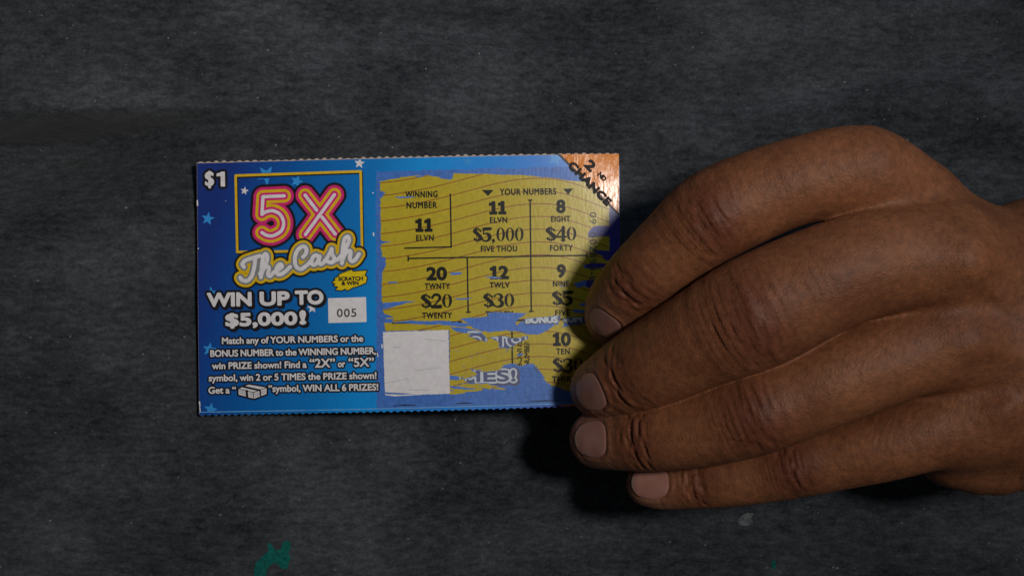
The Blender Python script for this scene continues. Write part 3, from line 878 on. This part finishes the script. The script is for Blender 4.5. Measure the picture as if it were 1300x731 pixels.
V, Q = mesh_hand(.34)
V = V.astype(np.float64)
Nv = gradient(V)
V = V - Nv * hand_field(V)[:, None] * .9

# finger coordinates: nearest finger, length along it, side angle
second = np.full(len(V), 9.0); which = np.full(len(V), -1); bestd = np.full(len(V), 2.5); arc = np.zeros(len(V)); side = np.zeros(len(V))
joint_arc = {}
for fi, name in enumerate(("index", "middle", "ring", "pinky")):
    C, Rr = fine[name]
    seg = np.concatenate([[0], np.cumsum(np.linalg.norm(np.diff(C, axis=0), axis=1))])
    rows = [0] + [min(k * 14, len(C) - 1) for k in range(1, len(FINGERS[name]))]
    joint_arc[name] = seg[np.array(rows)]
    m = boxed(V, C, Rr); d, a = seg_field(V[m], C, Rr)
    ids = np.nonzero(m)[0]; better = d < bestd[ids]
    second[ids] = np.where(better, np.minimum(second[ids], np.where(which[ids] >= 0, bestd[ids], 9)), np.minimum(second[ids], d))
    ids = ids[better]; bestd[ids] = d[better]; which[ids] = fi; arc[ids] = a[better]
    cp = np.stack([np.interp(a[better], seg, C[:, k]) for k in range(3)], 1)
    tg = np.stack([np.interp(a[better], seg, np.gradient(C[:, k], seg)) for k in range(3)], 1); tg /= np.linalg.norm(tg, axis=1)[:, None]
    up = np.array([0, 0, 1.0]) - tg * tg[:, 2:3]; up /= np.linalg.norm(up, axis=1)[:, None]
    sd = np.cross(tg, up); r = V[ids] - cp
    side[ids] = np.arctan2((r * sd).sum(1), (r * up).sum(1))
dorsal = np.clip(np.cos(side), 0, 1)

disp = np.zeros(len(V)); tone = np.zeros(len(V))
rg = np.random.default_rng(5)
# curved skin folds over the finger joints
for fi, name in enumerate(("index", "middle", "ring", "pinky")):
    m = which == fi; a = arc[m]; s = side[m]; out = np.zeros(m.sum()); tn = np.zeros(m.sum())
    jitter = .35 * vnoise(a * .9, s * 3 + fi * 9, 3)
    for which_j, k in enumerate(JOINTS[name]):
        j0 = joint_arc[name][k] + (0.6 if which_j == 0 else -0.4)
        g = np.clip(1 - (s / 1.15) ** 2, 0, 1) ** .8
        if which_j == 0:
            out += 1.0 * np.exp(-((a - j0) / 4.4) ** 2) * np.exp(-(s / .75) ** 2) - .35 * np.exp(-((np.abs(a - j0) - 9) / 4.5) ** 2) * np.exp(-(s / .9) ** 2)      # knuckle pad
            offs = [(-4.6, .13, .50), (-3.3, .17, .45), (-2.2, .20, .38), (-1.1, .24, .36), (.0, .26, .34), (1.1, .22, .36), (2.3, .20, .42), (3.6, .18, .46), (5.0, .12, .5)]
            tn += np.exp(-((a - j0) / 5.0) ** 2) * np.exp(-(s / .95) ** 2)
        else:
            offs = [(-2.6, .16, .38), (-1.3, .36, .34), (.2, .46, .36), (1.5, .34, .34), (2.7, .14, .4)]
            tn += .8 * np.exp(-((a - j0) / 4.0) ** 2) * np.exp(-(s / .95) ** 2)
        if name == "pinky": offs = [(o * .8, d_ * 1.15, w) for o, d_, w in offs]
        for o, depth, wdt in offs:
            o2 = o + rg.uniform(-.25, .25); bow = (o2 * .32 if which_j == 0 else .25 * o2 + .3)
            line = j0 + o2 - bow * np.clip(s * s, 0, 2) + jitter + .25 * np.sin(s * 5 + rg.uniform(0, 6))
            frag = np.clip(.75 + .6 * vnoise(s * 3.2 + o * 7, np.full(len(s), fi * 3.1 + which_j), 8), .15, 1)
            out -= depth * (1.5 if which_j == 0 else 1.7) * np.exp(-((a - line) / (wdt * 1.2)) ** 2) * g * frag
            out += depth * .45 * np.exp(-((a - line - .75) / (wdt * 1.5)) ** 2) * g * frag
    # light creases along the whole finger
    for q in range(16):
        o = rg.uniform(joint_arc[name][1] + 2, joint_arc[name][6]); c0 = rg.uniform(-.8, .8)
        out -= rg.uniform(.03, .08) * np.exp(-((a - o - .5 * (s - c0) ** 2 + jitter) / .28) ** 2) * np.exp(-((s - c0) / .5) ** 2)
    disp[m] += out; tone[m] = np.clip(tn, 0, 1)

# raised knuckles and the tendons behind them
top = np.clip(Nv[:, 2], 0, 1)
for px, py, z, amp, w in ((1212, 332, 52, 3.0, 5.6), (1100, 200, 48, 1.1, 6), (1222, 428, 46, 1.3, 5.5), (1258, 518, 40, 1.7, 4.2), (1265, 505, 40, .5, 2.0)):
    p = hp(px, py, 9 + (z - 9) * FLAT); disp += amp * np.exp(-(((V - p)[:, :2] ** 2).sum(1)) / w ** 2) * top
for a_, b_, amp in (((1235, 350), (1330, 420), .7), ((1238, 440), (1330, 458), .5), ((1262, 530), (1330, 500), .4), ((1130, 230), (1290, 350), .5)):
    A = np.array([(a_[0] - 650) / 6.0, -(a_[1] - 365.5) / 6.0]); Bp = np.array([(b_[0] - 650) / 6.0, -(b_[1] - 365.5) / 6.0]); d = Bp - A; L = (d ** 2).sum()
    t = np.clip(((V[:, :2] - A) @ d) / L, 0, 1); r2 = ((V[:, :2] - A - t[:, None] * d) ** 2).sum(1)
    disp += amp * np.exp(-r2 / 2.2 ** 2) * top * np.exp(-((t - .4) / .5) ** 2)
# hollows between the knuckles
for px, py, amp, w in ((1190, 255, -1.3, 6), (1255, 385, -1.3, 6), (1262, 470, -1.3, 6), (1240, 300, -.5, 6)):
    p = hp(px, py, 44); disp += amp * np.exp(-(((V - p)[:, :2] ** 2).sum(1)) / w ** 2) * top
# slack skin over the first joints: fine parallel folds fanning off the clefts
back = np.clip((V[:, 0] - 66) / 14, 0, 1) * np.clip((112 - V[:, 0]) / 10, 0, 1) * top
fld = np.sin((V[:, 0] * .96 - V[:, 1] * .34) * 4.6 + 4.5 * vnoise(V[:, 0] * .22, V[:, 1] * .22, 14)) * np.clip(.5 + vnoise(V[:, 0] * .22, V[:, 1] * .22, 15), 0, 1)
disp += .030 * fld * back
wrist = np.exp(-((V[:, 0] - 116) / 6) ** 2) * top
disp += .10 * np.sin(V[:, 0] * 2.6 + V[:, 1] * .35 + 1.5 * vnoise(V[:, 0] * .2, V[:, 1] * .12, 16)) * wrist
# pores and general unevenness
disp += .05 * fbm(V[:, 0] * .35, V[:, 1] * .35 + V[:, 2] * .3, 18, 3)
disp *= np.where(V[:, 2] < 2, .3, 1)

# nails
nail_frames = []
def on_surface(p, n, C, Rr, reach=5.0):
    q = p + n * reach
    for _ in range(40): q = q - n * (seg_field(q, C, Rr)[0] * .8)[:, None]
    return q
def finger_normal(P, C, Rr, e=.5):
    g = sum(seg_field(P + d * e, C, Rr)[0][:, None] * d for d in TETRA)
    return g / (np.linalg.norm(g, axis=1)[:, None] + 1e-9)
def seen_on_surface(px, py):
    """where the line of sight through a photo point meets the skin"""
    o = np.array([[0, 0, CAM_H * 1000]]); d = np.array([(px - 650) / 5.3, -(py - 365.5) / 5.3, -355.0]); d /= np.linalg.norm(d)
    t = 270.0
    for _ in range(200):
        f = float(hand_field(o + d * t)[0]); t += f * .7
        if abs(f) < .01: break
    return (o + d * t)[0]
NAIL_AT = {"index": (766, 412), "middle": (748, 499), "ring": (749, 557), "pinky": (825, 612)}
NAIL_SIZE = {"index": (4.1, 5.1), "middle": (4.6, 5.4), "ring": (4.5, 5.4), "pinky": (4.0, 5.0)}
for fi, name in enumerate(("index", "middle", "ring", "pinky")):
    C, Rr = fine[name]
    c0 = seen_on_surface(*NAIL_AT[name])
    n = gradient(c0[None], .6)[0]
    ax = C[-1] - C[-18]; ax /= np.linalg.norm(ax)          # towards the tip
    ax = ax - n * (ax @ n); ax /= np.linalg.norm(ax); sd = np.cross(n, ax)
    hw, hl = NAIL_SIZE[name]
    nail_frames.append((name, c0, n, ax, sd, hw, hl))
    r = V - c0; u = (r @ sd) / hw; v = (r @ ax) / hl; w = r @ n
    near = (which == fi) & (np.abs(w) < 6) & (Nv @ n > .1)
    rho = (np.abs(u) ** 2.25 + np.abs(v) ** 2.25) ** (1 / 2.25)
    fold = np.exp(-((rho - 1.13) / .11) ** 2) * np.clip(.9 - v, 0, 1)
    disp += near * (.22 * fold - .06 * np.clip(1.05 - rho, 0, .25) / .25)
    tone = np.where(near & (rho < 2.2), tone * .5, tone)
Vd = V + Nv * disp[:, None]

person_o = np.array(hp(1210, 420, 0)) / 1000.0
me = raw_mesh("hand", Vd / 1000.0 - person_o, [(Q, 0)], [])
at_ = me.attributes.new("knuckle", "FLOAT", "POINT"); at_.data.foreach_set("value", tone.astype(np.float32))
fx = np.where(which >= 0, arc + which * 60, 0); at_ = me.attributes.new("along", "FLOAT", "POINT"); at_.data.foreach_set("value", fx.astype(np.float32))
tip = np.zeros(len(V))
for fi, name in enumerate(("index", "middle", "ring", "pinky")):
    m = which == fi; tip[m] = np.clip((arc[m] - joint_arc[name][5] - 2.5) / 7.0, 0, 1)
at_ = me.attributes.new("tip", "FLOAT", "POINT"); at_.data.foreach_set("value", tip.astype(np.float32))
palm = np.clip(-Nv[:, 2] * 1.5, 0, 1)
at_ = me.attributes.new("palm", "FLOAT", "POINT"); at_.data.foreach_set("value", palm.astype(np.float32))

def skin_mat():
    m, N, L, b = new_mat("skin", .6, .30)
    tc = node(N, "ShaderNodeTexCoord")
    kn = node(N, "ShaderNodeAttribute", attribute_name="knuckle"); pa = node(N, "ShaderNodeAttribute", attribute_name="palm")
    n1 = node(N, "ShaderNodeTexNoise", Scale=60.0, Detail=4.0, Roughness=.6); L.new(tc.outputs["Object"], n1.inputs["Vector"])
    cr = node(N, "ShaderNodeValToRGB"); L.new(n1.outputs["Fac"], cr.inputs[0])
    cr.color_ramp.elements[0].position = .3; cr.color_ramp.elements[0].color = (.165, .058, .025, 1)
    cr.color_ramp.elements[1].position = .7; cr.color_ramp.elements[1].color = (.270, .104, .046, 1)
    m1 = node(N, "ShaderNodeMix", data_type="RGBA"); L.new(cr.outputs[0], m1.inputs[6]); m1.inputs[7].default_value = (.128, .036, .019, 1)
    k2 = node(N, "ShaderNodeMath", operation="MULTIPLY"); L.new(kn.outputs["Fac"], k2.inputs[0]); k2.inputs[1].default_value = .92; L.new(k2.outputs[0], m1.inputs[0])
    m2 = node(N, "ShaderNodeMix", data_type="RGBA"); L.new(m1.outputs[2], m2.inputs[6]); m2.inputs[7].default_value = (.32, .17, .11, 1); L.new(pa.outputs["Fac"], m2.inputs[0])
    ti = node(N, "ShaderNodeAttribute", attribute_name="tip"); t2 = node(N, "ShaderNodeMath", operation="MULTIPLY"); L.new(ti.outputs["Fac"], t2.inputs[0]); t2.inputs[1].default_value = .6
    mt = node(N, "ShaderNodeMix", data_type="RGBA"); L.new(m2.outputs[2], mt.inputs[6]); mt.inputs[7].default_value = (.33, .150, .096, 1); L.new(t2.outputs[0], mt.inputs[0]); m2 = mt
    # small moles
    v = node(N, "ShaderNodeTexVoronoi", Scale=55.0); L.new(tc.outputs["Object"], v.inputs["Vector"])
    mr = node(N, "ShaderNodeMapRange"); L.new(v.outputs["Distance"], mr.inputs["Value"])
    mr.inputs["From Min"].default_value = .035; mr.inputs["From Max"].default_value = .075; mr.inputs["To Min"].default_value = .55; mr.inputs["To Max"].default_value = 0
    m3 = node(N, "ShaderNodeMix", data_type="RGBA"); L.new(m2.outputs[2], m3.inputs[6]); m3.inputs[7].default_value = (.06, .022, .014, 1); L.new(mr.outputs[0], m3.inputs[0])
    # fine mottling
    n5 = node(N, "ShaderNodeTexNoise", Scale=700.0, Detail=3.0); L.new(tc.outputs["Object"], n5.inputs["Vector"])
    r5 = node(N, "ShaderNodeMapRange"); L.new(n5.outputs["Fac"], r5.inputs["Value"]); r5.inputs["From Min"].default_value = .3; r5.inputs["From Max"].default_value = .7; r5.inputs["To Min"].default_value = .78; r5.inputs["To Max"].default_value = 1.18
    m4 = node(N, "ShaderNodeMix", data_type="RGBA", blend_type="MULTIPLY"); m4.inputs[0].default_value = 1; L.new(m3.outputs[2], m4.inputs[6]); L.new(r5.outputs[0], m4.inputs[7])
    L.new(m4.outputs[2], b.inputs["Base Color"])
    b.inputs["Subsurface Weight"].default_value = .22
    b.inputs["Subsurface Radius"].default_value = (1, .35, .2); b.inputs["Subsurface Scale"].default_value = .0018
    # skin relief: cells of fine lines
    v2 = node(N, "ShaderNodeTexVoronoi", Scale=1100.0, feature="DISTANCE_TO_EDGE"); L.new(tc.outputs["Object"], v2.inputs["Vector"])
    n2 = node(N, "ShaderNodeTexNoise", Scale=420.0, Detail=5.0, Roughness=.6); L.new(tc.outputs["Object"], n2.inputs["Vector"])
    al = node(N, "ShaderNodeAttribute", attribute_name="along")
    cx = node(N, "ShaderNodeCombineXYZ"); L.new(al.outputs["Fac"], cx.inputs[0])
    n3 = node(N, "ShaderNodeMath", operation="MULTIPLY_ADD"); L.new(n2.outputs["Fac"], n3.inputs[0]); n3.inputs[1].default_value = .8
    sc1 = node(N, "ShaderNodeMath", operation="MULTIPLY"); L.new(v2.outputs["Distance"], sc1.inputs[0]); sc1.inputs[1].default_value = .7; L.new(sc1.outputs[0], n3.inputs[2])
    bp = node(N, "ShaderNodeBump", Strength=.5, Distance=.0004); L.new(n3.outputs[0], bp.inputs["Height"]); L.new(bp.outputs[0], b.inputs["Normal"])
    rr = node(N, "ShaderNodeMapRange"); L.new(n2.outputs["Fac"], rr.inputs["Value"]); rr.inputs["To Min"].default_value = .45; rr.inputs["To Max"].default_value = .68; L.new(rr.outputs[0], b.inputs["Roughness"])
    return m
M["skin"] = skin_mat()
def nail_mat():
    m, N, L, b = new_mat("nail", .40, .28)
    tc = node(N, "ShaderNodeTexCoord")
    n1 = node(N, "ShaderNodeTexNoise", Scale=260.0, Detail=2.0); L.new(tc.outputs["Object"], n1.inputs["Vector"])
    at = node(N, "ShaderNodeAttribute", attribute_name="free_edge")
    cr = node(N, "ShaderNodeValToRGB"); L.new(n1.outputs["Fac"], cr.inputs[0])
    cr.color_ramp.elements[0].position = .3; cr.color_ramp.elements[0].color = (.37, .165, .125, 1)
    cr.color_ramp.elements[1].position = .7; cr.color_ramp.elements[1].color = (.42,.22,.18,1)
    mx = node(N, "ShaderNodeMix", data_type="RGBA"); L.new(at.outputs["Fac"], mx.inputs[0]); L.new(cr.outputs[0], mx.inputs[6]); mx.inputs[7].default_value = (.42, .29, .23, 1)
    L.new(mx.outputs[2], b.inputs["Base Color"])
    b.inputs["Subsurface Weight"].default_value = .15; b.inputs["Subsurface Radius"].default_value = (1, .4, .3); b.inputs["Subsurface Scale"].default_value = .001
    return m
M["nail"] = nail_mat()
me.materials.append(M["skin"])
person = link("person", me, None, person_o)
person["label"] = "bare brown hand and wrist of a person pinching the ticket with curled fingers"
person["category"] = "person"

for name, c0, n, ax, sd, hw, hl in nail_frames:
    nu, nv = 22, 26
    uu, vv = np.meshgrid(np.linspace(-1, 1, nu), np.linspace(-1, 1, nv))
    # square grid pressed into a rounded nail outline
    k = (np.abs(uu) ** 2.25 + np.abs(vv) ** 2.25) ** (1 / 2.25); mx = np.maximum(np.abs(uu), np.abs(vv)); sc_ = np.where(k > 0, mx / np.maximum(k, 1e-6), 1)
    u = uu * sc_; v = vv * sc_
    P = c0 + (u * hw)[..., None] * sd + (v * hl)[..., None] * ax
    C, Rr = fine[name]; P = on_surface(P.reshape(-1, 3), n, C, Rr); P = P.reshape(nv, nu, 3)
    rho = mx
    g = finger_normal(P.reshape(-1, 3), C, Rr).reshape(nv, nu, 3)
    lift = .09 + .10 * np.clip(v, 0, 1) - .22 * np.clip((rho - .9) / .1, 0, 1) * (v < .6)
    P = P + g * lift[..., None]
    low = P - g * .35
    allp = np.concatenate([P.reshape(-1, 3), low.reshape(-1, 3)])
    I0 = np.arange(nu * nv).reshape(nv, nu)
    q = np.stack([I0[:-1, :-1], I0[:-1, 1:], I0[1:, 1:], I0[1:, :-1]], -1).reshape(-1, 4)
    a, b, c_ = allp[q[0, 0]], allp[q[0, 1]], allp[q[0, 3]]
    if np.cross(b - a, c_ - a) @ n < 0: q = q[:, ::-1]
    ringi = np.concatenate([I0[0, :], I0[1:, -1], I0[-1, -2::-1], I0[-2:0:-1, 0]])
    r2 = np.roll(ringi, -1); wall = np.stack([ringi, r2, r2 + nu * nv, ringi + nu * nv], 1)
    nm = raw_mesh("fingernail", allp / 1000.0 - person_o, [(q, 0), (q[:, ::-1] + nu * nv, 0), (wall, 0)], [M["nail"]])
    fe = np.clip((v.ravel() - .78) / .12, 0, 1) * np.ones(nu * nv)
    ta = nm.attributes.new("free_edge", "FLOAT", "POINT"); ta.data.foreach_set("value", np.concatenate([fe, fe]).astype(np.float32))
    link("fingernail", nm, person)

# ---------------------------------------------------------------- the cloth underneath
def cloth_z(x, y):
    """metres: soft folds, and the dent where the thumb presses in under the ticket"""
    px = x * S + 650; py = 365.5 - y * S
    z = np.zeros_like(x)
    def ridge(cx, cy, ang, length, width, h):
        c, s = math.cos(math.radians(ang)), math.sin(math.radians(ang))
        u = (px - cx) * c - (py - cy) * s; v = (px - cx) * s + (py - cy) * c
        return h * np.exp(-(u / length) ** 2) * np.exp(-(v / width) ** 2)
    vv = np.where(py > 172, 70.0, 17.0)
    z = z - .0185 * np.exp(-((px - 20) / 200) ** 2) * np.exp(-((py - 172 + .07 * (px - 40)) / vv) ** 2) + ridge(60, 128, -4, 240, 34, .0020)
    z = z - ridge(600, 14, 3, 170, 24, .0060) - ridge(980, 95, 8, 160, 34, .0028) - ridge(420, 60, -4, 180, 30, .0022)
    z = z + .0011 * fbm(px * .005, py * .013, 61) - ridge(1150, 60, 14, 190, 40, .0030) + ridge(300, 660, 5, 300, 60, .0022) - ridge(700, 690, -4, 260, 45, .0028)
    out = np.clip((np.hypot((px - 517) / 330, (py - 361) / 210) - 1) * 3, 0, 1)
    z = np.where(z > 0, z * out, z)
    # the lap falls away to the right, so the ticket rests on it only with its left end
    t = np.clip((px - 235) / 640.0, 0, 1)
    z = z - .026 * t * t * (3 - 2 * t)
    return z

gx = np.concatenate([np.linspace(-.55, -.16, 40)[:-1], np.linspace(-.16, .16, 321), np.linspace(.16, .55, 40)[1:]])
gy = np.concatenate([np.linspace(-.45, -.10, 36)[:-1], np.linspace(-.10, .10, 201), np.linspace(.10, .45, 36)[1:]])
CX, CY = np.meshgrid(gx, gy); CZ = cloth_z(CX, CY)
I0 = np.arange(CX.size).reshape(CX.shape)
q = np.stack([I0[:-1, :-1], I0[:-1, 1:], I0[1:, 1:], I0[1:, :-1]], -1).reshape(-1, 4)
def cloth_mat():
    m, N, L, b = new_mat("heather_cloth", .92, .15)
    tc = node(N, "ShaderNodeTexCoord")
    def streak(sx, sy, scale, detail, rough=.6, rot=0):
        mp = node(N, "ShaderNodeMapping"); mp.inputs["Scale"].default_value = (sx, sy, 1); mp.inputs["Rotation"].default_value = (0, 0, rot); L.new(tc.outputs["Object"], mp.inputs["Vector"])
        n = node(N, "ShaderNodeTexNoise", Scale=scale, Detail=detail, Roughness=rough); L.new(mp.outputs[0], n.inputs["Vector"]); return n.outputs["Fac"]
    def scaled(out, a, c=0):
        k = node(N, "ShaderNodeMath", operation="MULTIPLY_ADD"); L.new(out, k.inputs[0]); k.inputs[1].default_value = a; k.inputs[2].default_value = c; return k.outputs[0]
    def add(a, c):
        k = node(N, "ShaderNodeMath", operation="ADD"); L.new(a, k.inputs[0]); L.new(c, k.inputs[1]); return k.outputs[0]
    yarn = streak(.55, 1.35, 520, 3, .6, .03); grain = streak(.9, 1.0, 1300, 3, .65); cloud = streak(.6, 1.0, 40, 3, .55)
    mix = add(add(scaled(yarn, .44), scaled(grain, .36)), scaled(cloud, .50, -.15))
    cr = node(N, "ShaderNodeValToRGB"); L.new(mix, cr.inputs[0])
    e = cr.color_ramp.elements
    e[0].position = .34; e[0].color = (.013, .016, .020, 1); e[1].position = .76; e[1].color = (.114, .125, .140, 1)
    k = e.new(.50); k.color = (.041, .046, .053, 1); k = e.new(.60); k.color = (.064, .071, .081, 1)
    # loose pale fibres
    fb = streak(.9, 1.0, 900, 1, .5)
    r = node(N, "ShaderNodeMapRange"); L.new(fb, r.inputs["Value"]); r.inputs["From Min"].default_value = .765; r.inputs["From Max"].default_value = .80
    mx = node(N, "ShaderNodeMix", data_type="RGBA"); L.new(r.outputs[0], mx.inputs[0]); L.new(cr.outputs[0], mx.inputs[6]); mx.inputs[7].default_value = (.20, .18, .17, 1)
    L.new(mx.outputs[2], b.inputs["Base Color"])
    b.inputs["Sheen Weight"].default_value = .12; b.inputs["Sheen Roughness"].default_value = .5
    bp = node(N, "ShaderNodeBump", Strength=.45, Distance=.0005); L.new(mix, bp.inputs["Height"]); L.new(bp.outputs[0], b.inputs["Normal"])
    return m
M["cloth"] = cloth_mat()
cloth = link("ground_cloth", raw_mesh("ground_cloth", np.stack([CX, CY, CZ], -1).reshape(-1, 3), [(q, 0)], [M["cloth"]]))
cloth["kind"] = "structure"
cloth["label"] = "dark grey heathered knit cloth spread under the ticket and the hand"
cloth["category"] = "cloth"

def stain(polys, key, amp, seed):
    p = np.array([v for pl in polys for v in pl]); c = Canvas(p[:, 0].min() - 6, p[:, 1].min() - 6, p[:, 0].max() + 6, p[:, 1].max() + 6, .5)
    for pl in polys: c.poly(pl)
    F = c.F + amp * fbm(c.X * .35, c.Y * .35, seed, 3) + .5 * amp * vnoise(c.X * 1.1, c.Y * 1.1, seed + 3)
    F = np.maximum(F, (.62 - np.abs(fbm(c.X * .5, c.Y * .9, seed + 9) - 1.0) * .5) * 0 - BIG)
    xy, fs = contour(F, c.x0, c.y0, c.h)
    zc = float(cloth_z(np.array([wx(xy[:, 0].mean(), 0)]), np.array([wy(xy[:, 1].mean(), 0)]))[0]); X = wx(xy[:, 0], zc); Y = wy(xy[:, 1], zc)
    return link("paint_stain", raw_mesh("paint_stain", np.stack([X, Y, cloth_z(X, Y) + .00008], 1), [(f[:, ::-1], 0) for f in fs], [M[key]]), cloth)

def stain_mat(name, c):
    m = print_mat(name, c, .85, .2, .22, bump=.6); return m
M["teal"] = stain_mat("teal_paint", (.004, .125, .108, 1)); M["pale"] = stain_mat("pale_paint", (.13, .14, .155, 1))
zt = lambda pts: [(260 + x / 5.58, 600 + y / 5.58) for x, y in pts]
stain([zt([(345, 760), (352, 680), (365, 630), (420, 580), (455, 545), (448, 505), (458, 488), (480, 515), (505, 545), (540, 540), (548, 492), (580, 478), (608, 490), (606, 535), (590, 565), (606, 610), (590, 640), (582, 685), (540, 680), (515, 650), (490, 635), (455, 660), (435, 700), (432, 760)])], "teal", .6, 71)["label"] = "teal paint smear"
stain([[(979, 712), (984, 711), (985, 720), (980, 722)]], "teal", 1.2, 72)["label"] = "small teal paint dot"
stain([[(936, 662), (940, 655), (946, 652), (950, 650), (956, 651), (953, 657), (955, 662), (948, 666), (940, 667)]], "pale", 1.6, 73)["label"] = "small pale grey paint fleck"
